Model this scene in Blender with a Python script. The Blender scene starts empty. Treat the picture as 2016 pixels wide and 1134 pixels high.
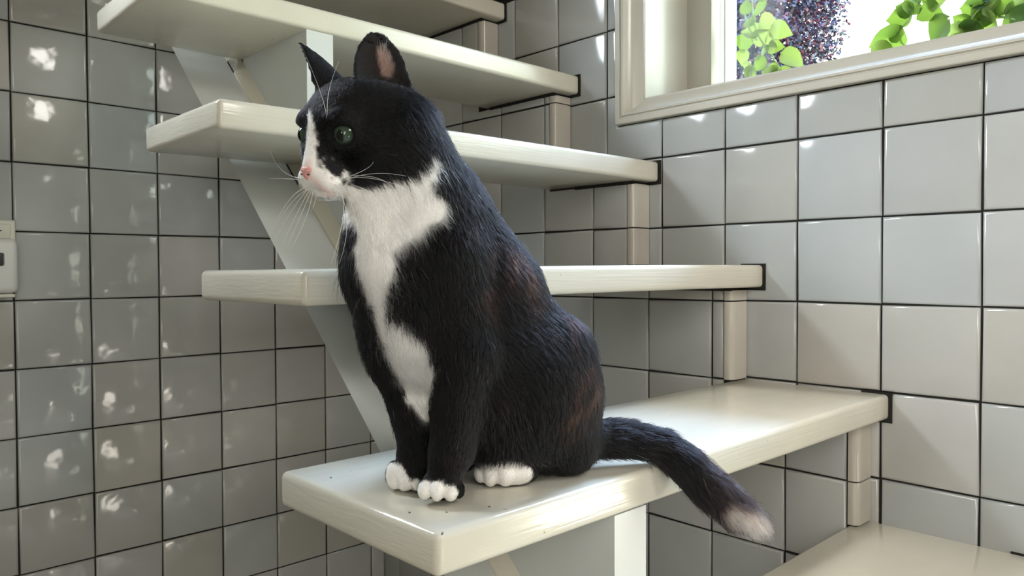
import bpy, bmesh, math, random
import numpy as np
from mathutils import Vector, Matrix
from mathutils.noise import noise as pnoise
random.seed(7)
rng = np.random.default_rng(7)
PI = math.pi

# ---------------------------------------------------------------- camera, sky, light, exposure
S = 0.135            # one wall tile with its joint, metres; the room is laid out in tiles
ZF = 7.305           # the floor lies this many tiles below the reference level
def W(x, y, z):      # room position in tiles -> metres (X out of the right wall, Y towards the end wall)
    return Vector((x * S, y * S, (z + ZF) * S))

sc = bpy.context.scene
COL = sc.collection
YAW, PITCH, ROLL = 0.762283, -0.022855, -0.003587
CAM = (-8.98434, -12.832, 0.083524)
fwd = Vector((math.sin(YAW) * math.cos(PITCH), math.cos(YAW) * math.cos(PITCH), math.sin(PITCH)))
rgt0 = Vector((math.cos(YAW), -math.sin(YAW), 0)); up0 = rgt0.cross(fwd)
rgt = math.cos(ROLL) * rgt0 + math.sin(ROLL) * up0
upv = -math.sin(ROLL) * rgt0 + math.cos(ROLL) * up0
cam = bpy.data.objects.new('camera', bpy.data.cameras.new('camera'))
COL.objects.link(cam)
cm = Matrix((rgt, upv, -fwd)).transposed().to_4x4(); cm.translation = W(*CAM)
cam.matrix_world = cm
cam.data.sensor_width = 36; cam.data.lens = 1490.16 / 2016 * 36
cam.data.clip_start = 0.02; cam.data.clip_end = 200
sc.camera = cam

vs = sc.view_settings
vs.view_transform = 'Standard'; vs.look = 'None'; vs.exposure = 0.0; vs.gamma = 1.0
vs.use_curve_mapping = False

world = bpy.data.worlds.new('sky'); sc.world = world; world.use_nodes = True
bg = world.node_tree.nodes['Background']
bg.inputs[1].default_value = 9.5
_nt = world.node_tree; _tc = _nt.nodes.new('ShaderNodeTexCoord'); _sp = _nt.nodes.new('ShaderNodeSeparateXYZ'); _rp = _nt.nodes.new('ShaderNodeValToRGB')
_nt.links.new(_tc.outputs['Generated'], _sp.inputs[0]); _nt.links.new(_sp.outputs['Z'], _rp.inputs[0]); _nt.links.new(_rp.outputs[0], bg.inputs[0])
_rp.color_ramp.elements[0].position = .10; _rp.color_ramp.elements[0].color = (.93, .98, .80, 1)      # hazy white low down
_rp.color_ramp.elements[1].position = .85; _rp.color_ramp.elements[1].color = (.40, .58, 1.0, 1)      # blue overhead

def area(name, loc, aim, sx, sy, power, col, spread=PI):
    l = bpy.data.lights.new(name, 'AREA'); l.shape = 'RECTANGLE'
    l.size = sx; l.size_y = sy; l.energy = power; l.color = col; l.spread = spread
    o = bpy.data.objects.new(name, l); COL.objects.link(o)
    o.location = loc
    o.rotation_euler = (Vector(aim) - Vector(loc)).to_track_quat('-Z', 'Y').to_euler()
    return o
# daylight through the high window of the stairwell (far left), the glazed door beside the stairs and the pane and door behind, plus added fill lamps
area('daylight_end_window', W(-9.4, -.25, 7.3), W(0, -12.6, -1.4), .44, .40, 6.3, (0.84, 0.93, 1.0), 1.1)
area('fill_side', W(-15.6, -15.5, 3.0), W(0, -11.5, -.5), .6, .5, 1.35, (1.0, 0.97, 0.95), .85)  # added fill lamp for the window wall, no known window here
area('daylight_garden_door', W(5.2, -18.9, -5.6), W(-5.3, -9.6, -1.6), 0.22, 0.24, 1.3, (1.0, 0.93, 0.82), 1.2)
area('fill_back', W(-12.8, -23.6, 2.5), W(-5, -6, 0), .8, 1.3, 22, (1.0, 0.96, 0.90))  # added large lamp for ambient fill, placed clear of the tile reflections
area('daylight_back_pane', W(-2.6, -23.7, 8.8), W(-6, -8, 1), .45, .85, 24, (1.0, 0.96, 0.90))
area('daylight_back_door', W(-2.2, -23.7, -6.2), W(-6, -8, 1), .34, .26, 3.6, (1.0, 0.92, 0.82))
area('vine_window_boost', W(2.9, -9.3, 8.2), W(-2.9, -8.7, -0.4), 0.62, 0.36, 4.2, (0.50, 0.66, 1.0), .75)  # added lamp above the view, strengthens the window's blue light on the cat
area('fill_overhead', W(-2.2, -9.3, 13.2), W(-2.3, -9.1, -1.3), .40, .40, .42, (1.0, 0.98, 0.93), .36)  # added overhead fill for the tread tops, the ceiling has no opening
po = area('window_portal', W(.45, -9.7, 5.6), W(-5, -9.7, 5.6), .98, .80, 1, (1, 1, 1)); po.data.cycles.is_portal = True

# ---------------------------------------------------------------- helpers
def tag(o, label=None, cat=None, group=None, kind=None):
    if label: o['label'] = label
    if cat: o['category'] = cat
    if group: o['group'] = group
    if kind: o['kind'] = kind
    return o
def link(name, me, mat=None, parent=None, mw=None):
    o = bpy.data.objects.new(name, me); COL.objects.link(o)
    if mat is not None and me is not None and len(me.materials) == 0: me.materials.append(mat)
    if mw is not None: o.matrix_basis = mw
    if parent is not None: o.parent = parent
    return o
def empty(name, loc=(0, 0, 0), rz=0):
    o = bpy.data.objects.new(name, None); COL.objects.link(o)
    o.empty_display_size = .05
    o.location = loc; o.rotation_euler = (0, 0, rz); return o
def mesh_from(name, v, f, smooth=False):
    me = bpy.data.meshes.new(name); me.from_pydata([tuple(p) for p in v], [], [tuple(q) for q in f]); me.update()
    if smooth:
        me.polygons.foreach_set('use_smooth', [True] * len(me.polygons))
    return me
def fin(bm, name, smooth=False):
    bmesh.ops.recalc_face_normals(bm, faces=bm.faces)
    me = bpy.data.meshes.new(name); bm.to_mesh(me); bm.free()
    if smooth: me.polygons.foreach_set('use_smooth', [True] * len(me.polygons))
    return me
def bm_box(bm, lo, hi, bev=0, seg=2):
    r = bmesh.ops.create_cube(bm, size=1)
    vv = r['verts']
    for v in vv:
        v.co = Vector([lo[i] + (v.co[i] + .5) * (hi[i] - lo[i]) for i in range(3)])
    if bev:
        ee = {e for v in vv for e in v.link_edges}
        bmesh.ops.bevel(bm, geom=list(ee), offset=bev, segments=seg, affect='EDGES', profile=.5)
def shade_auto(me, ang=35):
    me.polygons.foreach_set('use_smooth', [True] * len(me.polygons))
    bm = bmesh.new(); bm.from_mesh(me)
    for e in bm.edges:
        e.smooth = not (len(e.link_faces) == 2 and e.calc_face_angle(0) > math.radians(ang))
    bm.to_mesh(me); bm.free(); return me

# ---------------------------------------------------------------- materials
def mat(name):
    m = bpy.data.materials.new(name); m.use_nodes = True
    nt = m.node_tree; return m, nt, nt.nodes['Principled BSDF']
def N(nt, t, **kw):
    n = nt.nodes.new(t)
    for k, v in kw.items(): setattr(n, k, v)
    return n
def ramp(nt, stops):
    r = N(nt, 'ShaderNodeValToRGB'); cr = r.color_ramp
    while len(cr.elements) > 1: cr.elements.remove(cr.elements[-1])
    cr.elements[0].position = stops[0][0]; cr.elements[0].color = (*stops[0][1], 1)
    for p, c in stops[1:]:
        e = cr.elements.new(p); e.color = (*c, 1)
    return r
def plain(name, col, rough=.5, spec=.5, metal=0, noise=0.0, nscale=30, bump=0.0):
    m, nt, b = mat(name)
    b.inputs['Base Color'].default_value = (*col, 1); b.inputs['Roughness'].default_value = rough
    b.inputs['Specular IOR Level'].default_value = spec; b.inputs['Metallic'].default_value = metal
    if noise or bump:
        tc = N(nt, 'ShaderNodeTexCoord'); no = N(nt, 'ShaderNodeTexNoise'); no.inputs['Scale'].default_value = nscale
        no.inputs['Detail'].default_value = 5
        nt.links.new(tc.outputs['Object'], no.inputs['Vector'])
        if noise:
            r = ramp(nt, [(.3, [c * (1 - noise) for c in col]), (.7, [min(1, c * (1 + noise * .6)) for c in col])])
            nt.links.new(no.outputs['Fac'], r.inputs[0]); nt.links.new(r.outputs[0], b.inputs['Base Color'])
        if bump:
            bp = N(nt, 'ShaderNodeBump'); bp.inputs['Strength'].default_value = bump; bp.inputs['Distance'].default_value = .002
            nt.links.new(no.outputs['Fac'], bp.inputs['Height']); nt.links.new(bp.outputs[0], b.inputs['Normal'])
    return m

def tile_material(name, stops, rough=.09, wave=.5):
    m, nt, b = mat(name)
    oi = N(nt, 'ShaderNodeObjectInfo'); tc = N(nt, 'ShaderNodeTexCoord'); geo = N(nt, 'ShaderNodeNewGeometry')
    r = ramp(nt, stops); nt.links.new(oi.outputs['Random'], r.inputs[0])
    n1 = N(nt, 'ShaderNodeTexNoise'); n1.inputs['Scale'].default_value = 9; n1.inputs['Detail'].default_value = 3
    nt.links.new(geo.outputs['Position'], n1.inputs['Vector'])
    mx = N(nt, 'ShaderNodeMixRGB', blend_type='MULTIPLY'); mx.inputs[0].default_value = .5
    r2 = ramp(nt, [(.3, (.86, .86, .84)), (.7, (1, 1, 1))])
    nt.links.new(n1.outputs['Fac'], r2.inputs[0])
    nt.links.new(r.outputs[0], mx.inputs[1]); nt.links.new(r2.outputs[0], mx.inputs[2])
    nt.links.new(mx.outputs[0], b.inputs['Base Color'])
    b.inputs['Roughness'].default_value = rough
    b.inputs['Specular IOR Level'].default_value = .5
    # hand-made glaze: slow waves plus fine pitting
    n2 = N(nt, 'ShaderNodeTexNoise'); n2.inputs['Scale'].default_value = 16; n2.inputs['Detail'].default_value = 2
    nt.links.new(geo.outputs['Position'], n2.inputs['Vector'])
    bp = N(nt, 'ShaderNodeBump'); bp.inputs['Strength'].default_value = wave; bp.inputs['Distance'].default_value = .004
    nt.links.new(n2.outputs['Fac'], bp.inputs['Height'])
    n3 = N(nt, 'ShaderNodeTexNoise'); n3.inputs['Scale'].default_value = 420
    nt.links.new(geo.outputs['Position'], n3.inputs['Vector'])
    bp2 = N(nt, 'ShaderNodeBump'); bp2.inputs['Strength'].default_value = .05; bp2.inputs['Distance'].default_value = .0006
    nt.links.new(n3.outputs['Fac'], bp2.inputs['Height']); nt.links.new(bp.outputs[0], bp2.inputs['Normal'])
    nt.links.new(bp2.outputs[0], b.inputs['Normal'])
    return m
TS = [(0, (.49, .475, .43)), (.18, (.45, .465, .455)), (.36, (.52, .51, .485)), (.52, (.46, .455, .42)), (.7, (.48, .505, .51)), (.85, (.51, .49, .455)), (1, (.45, .47, .47))]
M_TILE = tile_material('glazed_tile', TS)
M_TILE_FLAT = tile_material('smooth_glazed_tile', TS, .10, .05)
M_BEAD = tile_material('cream_bead_tile', [(0, (.50, .46, .40)), (1, (.56, .52, .45))], .14)
M_GROUT = plain('dark_grout', (.022, .021, .019), .9, .2, noise=.35, nscale=60, bump=.4)

def paint_material(name, col, wear=True, grain=(1, 1, 1), bump=.35, rough=.24):
    m, nt, b = mat(name)
    tc = N(nt, 'ShaderNodeTexCoord')
    mp = N(nt, 'ShaderNodeMapping'); mp.inputs['Scale'].default_value = grain
    nt.links.new(tc.outputs['Object'], mp.inputs['Vector'])
    n1 = N(nt, 'ShaderNodeTexNoise'); n1.inputs['Scale'].default_value = 7; n1.inputs['Detail'].default_value = 4
    nt.links.new(tc.outputs['Object'], n1.inputs['Vector'])
    r = ramp(nt, [(.3, [c * .93 for c in col]), (.65, col)])
    nt.links.new(n1.outputs['Fac'], r.inputs[0])
    # sparse dark specks and scuffs
    n2 = N(nt, 'ShaderNodeTexNoise'); n2.inputs['Scale'].default_value = 130; n2.inputs['Detail'].default_value = 2
    nt.links.new(tc.outputs['Object'], n2.inputs['Vector'])
    r2 = ramp(nt, [(.215, (.35, .33, .27)), (.24, (1, 1, 1))])
    nt.links.new(n2.outputs['Fac'], r2.inputs[0])
    mx = N(nt, 'ShaderNodeMixRGB', blend_type='MULTIPLY'); mx.inputs[0].default_value = .75 if wear else .2
    nt.links.new(r.outputs[0], mx.inputs[1]); nt.links.new(r2.outputs[0], mx.inputs[2])
    nt.links.new(mx.outputs[0], b.inputs['Base Color'])
    b.inputs['Roughness'].default_value = rough
    n3 = N(nt, 'ShaderNodeTexNoise'); n3.inputs['Scale'].default_value = 40; n3.inputs['Detail'].default_value = 4
    nt.links.new(mp.outputs[0], n3.inputs['Vector'])
    bp = N(nt, 'ShaderNodeBump'); bp.inputs['Strength'].default_value = bump; bp.inputs['Distance'].default_value = .0011
    nt.links.new(n3.outputs['Fac'], bp.inputs['Height']); nt.links.new(bp.outputs[0], b.inputs['Normal'])
    return m
M_TREAD = paint_material('cream_gloss_paint', (.70, .665, .56), True, (.25, .9, 8), .42, .15)
M_FRAME_COL = (.56, .53, .45)
M_CARRIAGE = paint_material('cream_carriage_paint', (.64, .66, .635), False, (1, 1, 1), .15, .35)
M_CARRIAGE.node_tree.nodes['Principled BSDF'].inputs['Specular IOR Level'].default_value = .25
M_FRAME = paint_material('cream_window_paint', M_FRAME_COL, False, (1, 1, 1), .12, .2)
M_PLASTER = plain('plaster', (.40, .37, .32), .8, .3, noise=.08, nscale=12)
M_FLOOR = plain('floor_stone', (.58, .53, .46), .4, .4, noise=.2, nscale=8)
M_CHIP = plain('old_green_paint', (.16, .22, .16), .6, .3, noise=.3, nscale=300)

# ---------------------------------------------------------------- tiles
def inset(poly, d):
    n = len(poly); out = []
    for i in range(n):
        p0, p1, p2 = Vector(poly[i - 1]), Vector(poly[i]), Vector(poly[(i + 1) % n])
        a = (p1 - p0).normalized(); b = (p2 - p1).normalized()
        na = Vector((-a.y, a.x)); nb = Vector((-b.y, b.x))
        m = na + nb; k = 1 + na.dot(nb)
        out.append(p1 + m * (d / max(k, .2)))
    return out
def tile_mesh(poly, thick, jitter=.006, name='tile', m=None):
    """poly: counter-clockwise outline in tiles (u right, v up); front face at w = 0, pillowed edges."""
    poly = [(x + random.uniform(-jitter, jitter), y + random.uniform(-jitter, jitter)) for x, y in poly]
    outs = [[(*p, -thick) for p in poly], [(*p, -.024) for p in poly],
            [(*p, -.007) for p in inset(poly, .010)], [(*p, 0.0) for p in inset(poly, .034)]]
    n = len(poly); v = []; f = []
    for ring in outs: v += [tuple(c * S for c in q) for q in ring]
    for k in range(3):
        for i in range(n):
            j = (i + 1) % n
            f.append((k * n + i, k * n + j, (k + 1) * n + j, (k + 1) * n + i))
    f.append(tuple(3 * n + i for i in range(n)))
    me = mesh_from(name, v, f, True)
    me.materials.append(m or M_TILE)
    return shade_auto(me, 50)
G = .0105   # half a joint
def rect(u0, v0, u1, v1): return [(u0, v0), (u1, v0), (u1, v1), (u0, v1)]
FULL = [tile_mesh(rect(-.5 + G, -.5 + G, .5 - G, .5 - G), .07) for _ in range(7)]
FULL_R = [tile_mesh(rect(-.5 + G, -.5 + G, .5 - G, .5 - G), .07, m=M_TILE_FLAT) for _ in range(7)]
R_LEFT = Matrix(((1, 0, 0), (0, 0, -1), (0, 1, 0)))      # local u,v,w -> +X,+Z,-Y
R_RIGHT = Matrix(((0, 0, -1), (-1, 0, 0), (0, 1, 0)))    # local u,v,w -> -Y,+Z,-X
def put_tile(me, R, loc, parent, tilt=.0045):
    t = Matrix.Rotation(random.gauss(0, tilt), 3, 'X') @ Matrix.Rotation(random.gauss(0, tilt), 3, 'Y') @ Matrix.Rotation(random.gauss(0, .0025), 3, 'Z')
    mw = (R @ t).to_4x4(); mw.translation = loc
    return link('tile', me, None, parent, mw)

# ---------------------------------------------------------------- room shell
Z0, Z1 = -7.305, 13.5           # floor, ceiling
XL, YB = -16.0, -24.0           # far side walls behind the viewer
def slab(name, boxes, m, label, cat, parent=None):
    bm = bmesh.new()
    for lo, hi in boxes: bm_box(bm, W(*lo), W(*hi))
    o = link(name, fin(bm, name), m, parent)
    if label: tag(o, label, cat, kind='structure')
    return o
floor = slab('floor', [((XL - 1, YB - 1, Z0 - 1), (.0, 1, Z0))], M_FLOOR, 'stone floor at the foot of the staircase', 'floor')
ceiling = slab('ceiling', [((XL - 1, YB - 1, Z1), (1, 1, Z1 + 1))], M_PLASTER, 'pale plaster ceiling over the stairwell', 'ceiling')
GR = .030                        # how far the grout lies behind the tile faces
wall_left = slab('wall_left', [((XL - 1, GR, Z0), (1.4, 1.3, Z1))], M_GROUT, 'end wall of grey glazed tiles with dark joints', 'wall')
# window opening (tiles): Y from WY0 down to WY1, Z from WZ0 up to WZ1 ; outer edge of its casing is 0.355 wider
CW = .355
WY0, WZ0 = -5.73 - CW, 2.236 + CW
WY1, WZ1 = -13.4, 8.6
WO = .20                          # the rough opening in the masonry is wider than the lining
wall_right = slab('wall_right', [((GR, WY0 + WO, Z0), (1.4, GR, Z1)), ((GR, WY1 - WO, Z0), (1.4, WY0 + WO, WZ0 - WO)), ((GR, WY1 - WO, WZ1 + WO), (1.4, WY0 + WO, Z1)),
    ((GR, YB, Z0), (1.4, -17.8, Z1)), ((GR, -17.8, 2.3), (1.4, WY1 - WO, Z1))], M_GROUT, 'window wall of grey glazed tiles along the stairs', 'wall')
wall_front = slab('wall_front', [((XL - 1, YB - 1, Z0), (1.4, YB, Z1))], M_PLASTER, 'plain plaster wall behind the viewer', 'wall')
wall_back = slab('wall_back', [((XL - 1, YB, Z0), (XL, 0, Z1))], M_PLASTER, 'plain plaster wall on the free side of the stairs', 'wall')

# end wall tiles
for i in range(-2, 7):
    for j in range(-2, 10):
        x0 = -6.641 + i; x1 = min(x0 + 1, 0.0); zt = 3.678 - j
        if zt < -5.6: continue
        if x1 - x0 > .98:
            put_tile(random.choice(FULL), R_LEFT, W(x0 + .5, 0, zt - .5), wall_left)
        else:
            w = (x1 - x0) / 2
            put_tile(tile_mesh(rect(-w + G, -.5 + G, w - G, .5 - G), .07), R_LEFT, W(x0 + w, 0, zt - .5), wall_left)

# ---------------------------------------------------------------- staircase measures
TOP = [-5.79, -4.305, -2.82, -1.335, .145, 1.63, 3.126, 4.68]
FRONT = [-14.15, -12.6, -11.1, -9.6, -8.06, -6.45, -4.95, -3.28]
PLF = [-13.97, -12.42, -10.92, -9.41, -7.84, -6.30, -4.785, -3.10]   # front of the tiled plinth under each tread
TH = .285
XP = -.365                       # face of the plinth
BW = .115                        # bead tile width on the face
def plinth_top(y):               # underside of the tread over this place
    k = 0
    for i in range(len(PLF)):
        if y > PLF[i] + BW: k = i
        else: break
    return (TOP[k] - TH) if y > PLF[0] + BW else None

# right wall tiles
RY0, RZ0 = -6.5049, 1.6859
wy, wz = -5.73, 2.236            # outer corner of the window casing
for k in range(-7, 6):
    for m in range(-3, 7):
        ya = RY0 - k; yb = ya - 1                     # ya nearer the end wall
        ya = min(ya, -.02)
        if ya - yb < .1: continue
        zt = RZ0 - m; zb = zt - 1
        # hidden behind the plinth?
        t = plinth_top(yb + .02)
        if t is not None and zt < t: continue
        u0, u1 = -ya, -yb                              # u = -Y grows towards the viewer
        uw = -wy
        if u1 <= uw or zt <= wz:
            poly = rect(u0 + G, zb + G, u1 - G, zt - G)
        elif u0 >= uw:
            if wz - zb < .06: continue
            poly = rect(u0 + G, zb + G, u1 - G, wz - G)
        elif zb >= wz:
            poly = rect(u0 + G, zb + G, uw - G, zt - G)
        else:
            poly = [(u0 + G, zb + G), (u1 - G, zb + G), (u1 - G, wz - G), (uw - G, wz - G), (uw - G, zt - G), (u0 + G, zt - G)]
        cu = sum(p[0] for p in poly) / len(poly); cv = sum(p[1] for p in poly) / len(poly)
        simple = len(poly) == 4 and abs(u1 - u0 - 1) < 1e-6 and abs(poly[2][1] - poly[0][1] - 1 + 2 * G) < 1e-6 and abs(poly[1][0] - poly[0][0] - 1 + 2 * G) < 1e-6
        me = random.choice(FULL_R) if simple else tile_mesh([(a - cu, b - cv) for a, b in poly], .07, m=M_TILE_FLAT)
        put_tile(me, R_RIGHT, W(0, -cu, cv), wall_right, .0016)

# ---------------------------------------------------------------- plinth under the treads
bx = []
for i in range(len(TOP)):
    ya = PLF[i + 1] if i + 1 < len(TOP) else 0
    bx.append(((XP + GR, PLF[i] + GR, Z0), (GR + .01, ya + GR, TOP[i] - TH - .004)))
plinth = slab('trim_1', bx, M_GROUT, 'stepped tiled plinth along the window wall carrying the treads', 'plinth')
PY0 = -6.5387
for k in range(-7, 8):
    for m in range(-3, 9):
        ya = min(PY0 - k, -.02); yb = PY0 - k - 1
        if ya - yb < .1 or yb < -12.5: continue
        zt = RZ0 - m; zb = zt - 1
        if zt < -6: continue
        # one possible step inside the cell
        ys = None
        for f in PLF:
            s = f + BW + G
            if yb + .03 < s < ya - .03: ys = s
        if ys is None:
            h = min(zt, plinth_top(ya - .01) - .012)
            if h - zb < .07: continue
            poly = rect(-ya + G, zb + G, -yb - G, h - G)
        else:
            hf = min(zt, plinth_top(ya - .001) - .012); hn = min(zt, plinth_top(ys - .05) - .012)   # far part, near part
            if hf - zb < .07: continue
            if hn - zb < .07:
                poly = rect(-ya + G, zb + G, -ys - G, hf - G)
            elif hf - hn < .03:
                poly = rect(-ya + G, zb + G, -yb - G, hf - G)
            else:
                poly = [(-ya + G, zb + G), (-yb - G, zb + G), (-yb - G, hn - G), (-ys - G, hn - G), (-ys - G, hf - G), (-ya + G, hf - G)]
        if max(p[0] for p in poly) - min(p[0] for p in poly) < .07: continue
        cu = sum(p[0] for p in poly) / len(poly); cv = sum(p[1] for p in poly) / len(poly)
        full = len(poly) == 4 and poly[1][0] - poly[0][0] > 1 - 2 * G - .001 and poly[2][1] - poly[0][1] > 1 - 2 * G - .001
        me = random.choice(FULL) if full else tile_mesh([(a - cu, b - cv) for a, b in poly], .07)
        put_tile(me, R_RIGHT, W(XP, -cu, cv), plinth, .004)
# rounded bead tiles on the step corners
def bead(yf, z0, z1):
    r = .085; prof = [(XP + .05, yf + BW), (XP, yf + BW)]
    for a in range(7):
        t = a / 6 * PI / 2
        prof.append((XP + r - r * math.cos(t), yf + r - r * math.sin(t)))
    prof += [(-.012, yf), (-.012, yf + .05)]
    n = len(prof); v = []
    for z in (z0, z1): v += [W(x, y, z) for x, y in prof]
    f = [(i, (i + 1) % n, n + (i + 1) % n, n + i) for i in range(n)] + [tuple(range(n))[::-1], tuple(range(n, 2 * n))]
    me = mesh_from('bead_tile', v, f, True)
    bm = bmesh.new(); bm.from_mesh(me); bmesh.ops.recalc_face_normals(bm, faces=bm.faces); bm.to_mesh(me); bm.free()
    return link('bead_tile', shade_auto(me, 40), M_BEAD, plinth)
for i in range(2, len(TOP)):
    zlo = TOP[i - 1] + .01; zhi = TOP[i] - TH - .03
    cuts = [zlo] + sorted(RZ0 - m for m in range(-4, 8) if zlo + .05 < RZ0 - m < zhi - .05) + [zhi]
    for a, b in zip(cuts, cuts[1:]): bead(PLF[i], a + .008, b - .008)

# ---------------------------------------------------------------- staircase
stair = empty('staircase', W(-3.2, -9, Z0))
tag(stair, 'open cream-painted staircase with thick treads set into the tiled wall', 'staircase')
SINV = stair.matrix_basis.inverted()
def under(o, parent=stair):
    o.parent = parent; o.matrix_parent_inverse = parent.matrix_basis.inverted() if parent is stair else Matrix()
    return o
XE = [-6.42, -6.42, -6.42, -6.47, -6.42, -6.33, -6.36, -6.4]
DROP = [0, 0, 0, 0.01, .05, .07, .02, 0]
treads = []
for i in range(2, len(TOP)):
    y0, y1 = FRONT[i], FRONT[i] + 1.82
    bm = bmesh.new()
    # cross-section lengthwise: several stations, so that the hand-made board can sag and taper a little
    st = [XE[i], XE[i] + .5, -5, -3.5, -2, -.8, .02]
    vv = []
    for x in st:
        f = max(0, min(1, (-x) / 6.4)); d = DROP[i] * f * f
        tt = TH - .03 * f
        w = .003 * math.sin(x * 2.1 + i)
        vv.append([bm.verts.new(W(x, y, z)) for y, z in ((y0 + w, TOP[i] - d), (y1 + w * .6, TOP[i] - d), (y1 + w * .6, TOP[i] - d - tt), (y0 + w, TOP[i] - d - tt))])
    for a, b in zip(vv, vv[1:]):
        for j in range(4):
            bm.faces.new((a[j], a[(j + 1) % 4], b[(j + 1) % 4], b[j]))
    bm.faces.new(vv[0]); bm.faces.new(vv[-1])
    bmesh.ops.recalc_face_normals(bm, faces=bm.faces)
    ee = [e for e in bm.edges if e.calc_face_angle(0) > .6]
    bmesh.ops.bevel(bm, geom=ee, offset=.048 * S, segments=4, affect='EDGES', profile=.5)
    me = shade_auto(fin(bm, 'tread'), 40)
    o = under(link('tread', me, M_TREAD)); treads.append(o)
    # dark mortar around the end that is let into the wall
    bm = bmesh.new()
    bm_box(bm, W(-.02, y0 - .038, TOP[i] - TH - .038), W(.03, y0 + .30, TOP[i] + .018))
    o2 = link('mortar', fin(bm, 'mortar'), M_GROUT, o)
    bm = bmesh.new()
    bm_box(bm, W(XP - .016, PLF[i] + .02, TOP[i] - TH - .045), W(XP + .03, PLF[i] + (1.1 if i < 6 else 1.5), TOP[i] - TH - .002))
    o3 = link('mortar', fin(bm, 'mortar'), M_GROUT, o)
# sloping carriage plank with undercut edges, saw-tooth bracket on it
K = (TOP[-1] - TOP[2]) / (FRONT[-1] - FRONT[2])
def plank_z(y): return 5.70 + .945 * y
ya, yb = -13.7, -1.2
bm = bmesh.new(); ring = []
for y in (ya, yb):
    z = plank_z(y); ring.append([bm.verts.new(W(*p)) for p in ((-5.45, y, z), (-4.45, y, z), (-4.6, y + .10, z - .105), (-5.26, y + .10, z - .105))])
for j in range(4): bm.faces.new((ring[0][j], ring[0][(j + 1) % 4], ring[1][(j + 1) % 4], ring[1][j]))
bm.faces.new(ring[0]); bm.faces.new(ring[1])
plank = under(link('carriage_plank', fin(bm, 'carriage_plank'), M_CARRIAGE))
for i in range(2, len(TOP)):
    xb0, xb1 = (-4.9, -4.54) if i < 4 else (-4.66, -4.32)
    yf = FRONT[i] + .03; zt = TOP[i] - TH + .01
    zb = plank_z(yf); yk = (zt - 5.70) / .945
    bm = bmesh.new()
    a = [bm.verts.new(W(xb0, y, z)) for y, z in ((yf, zt), (yf, zb), (yk, zt))]
    b = [bm.verts.new(W(xb1, y, z)) for y, z in ((yf, zt), (yf, zb), (yk, zt))]
    bm.faces.new(a); bm.faces.new(b)
    for j in range(3): bm.faces.new((a[j], a[(j + 1) % 3], b[(j + 1) % 3], b[j]))
    bmesh.ops.recalc_face_normals(bm, faces=bm.faces)
    me = fin(bm, 'bracket')
    under(link('bracket', me, M_CARRIAGE))
    # fillet strip in the corner between bracket and plank
    bm = bmesh.new(); n = .12
    r2 = []
    for y in (yf + .02, yk - .02):
        z = plank_z(y)
        r2.append([bm.verts.new(W(*p)) for p in ((xb0 + .01, y, z - .01), (xb0 - n, y, z - .01), (xb0 - n, y - .012, z + .02), (xb0 + .01, y - .09, z + .095))])
    for j in range(4): bm.faces.new((r2[0][j], r2[0][(j + 1) % 4], r2[1][(j + 1) % 4], r2[1][j]))
    bm.faces.new(r2[0]); bm.faces.new(r2[1])
    under(link('fillet_strip', fin(bm, 'fillet_strip'), M_TREAD))
# chips in the paint of the tread the cat sits on
for (x, y, sz) in ((-6.435, -9.05, .045), (-6.43, -9.14, .022), (-6.36, -9.2, .012), (-6.43, -9.53, .03), (-6.42, -9.57, .022), (-6.44, -8.75, .015), (-6.30, -8.2, .012), (-6.2, -9.35, .01), (-5.95, -9.45, .012)):
    z = TOP[3] - .0095 * (-x / 6.4) ** 2 - (.014 if x < -6.37 else .003)
    v = []; n = 9
    for k in range(n):
        a = k / n * 2 * PI; rr = sz * random.uniform(.55, 1.1)
        v.append(W(x + rr * .55 * math.cos(a), y + rr * math.sin(a), z + .008 + min(0, x + rr * .55 * math.cos(a) + 6.41) * .5))
    v2 = [p - Vector((0, 0, .0012)) for p in v]
    me = mesh_from('paint_chip', v + v2, [tuple(range(n))] + [tuple(range(2 * n - 1, n - 1, -1))] + [(i, n + i, n + (i + 1) % n, (i + 1) % n) for i in range(n)])
    link('paint_chip', me, M_CHIP, treads[1])

# ---------------------------------------------------------------- window
win = empty('window_1', W(0, (WY0 + WY1) / 2, WZ0)); tag(win, 'cream-painted window in a moulded casing above the tiled wall', 'window', kind='structure')
def under_win(o): o.parent = win; o.matrix_parent_inverse = win.matrix_basis.inverted(); return o
# casing: moulded profile (offset outward from the opening, depth X), mitred around the opening
PROF = [(-.02, .60), (-.02, .16), (.02, .145), (.11, .075), (.165, .02), (.185, -.03), (.205, -.075), (.235, -.085), (.245, -.062), (.262, -.062), (.272, -.085), (CW - .01, -.085), (CW, -.075), (CW, .04)]
def casing_side(c0, c1, d0, d1, name):
    """c0,c1: corners (Y,Z) of the opening; d0,d1: outward diagonal signs (dy,dz) at each"""
    v = []; f = []; n = len(PROF)
    for c, d in ((c0, d0), (c1, d1)):
        for o, x in PROF: v.append(W(x, c[0] + d[0] * o, c[1] + d[1] * o))
    for i in range(n - 1): f.append((i, i + 1, n + i + 1, n + i))
    f.append((n - 1, 0, n, 2 * n - 1))
    me = mesh_from(name, v, f); bm = bmesh.new(); bm.from_mesh(me); bmesh.ops.recalc_face_normals(bm, faces=bm.faces); bm.to_mesh(me); bm.free()
    return under_win(link(name, shade_auto(me, 30), M_FRAME))
casing_side((WY0, WZ0), (WY0, WZ1), (1, -1), (1, 1), 'casing_jamb')
casing_side((WY0, WZ0), (WY1, WZ0), (1, -1), (-1, -1), 'casing_sill')
casing_side((WY1, WZ0), (WY1, WZ1), (-1, -1), (-1, 1), 'casing_jamb')
casing_side((WY0, WZ1), (WY1, WZ1), (1, 1), (-1, 1), 'casing_head')
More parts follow.
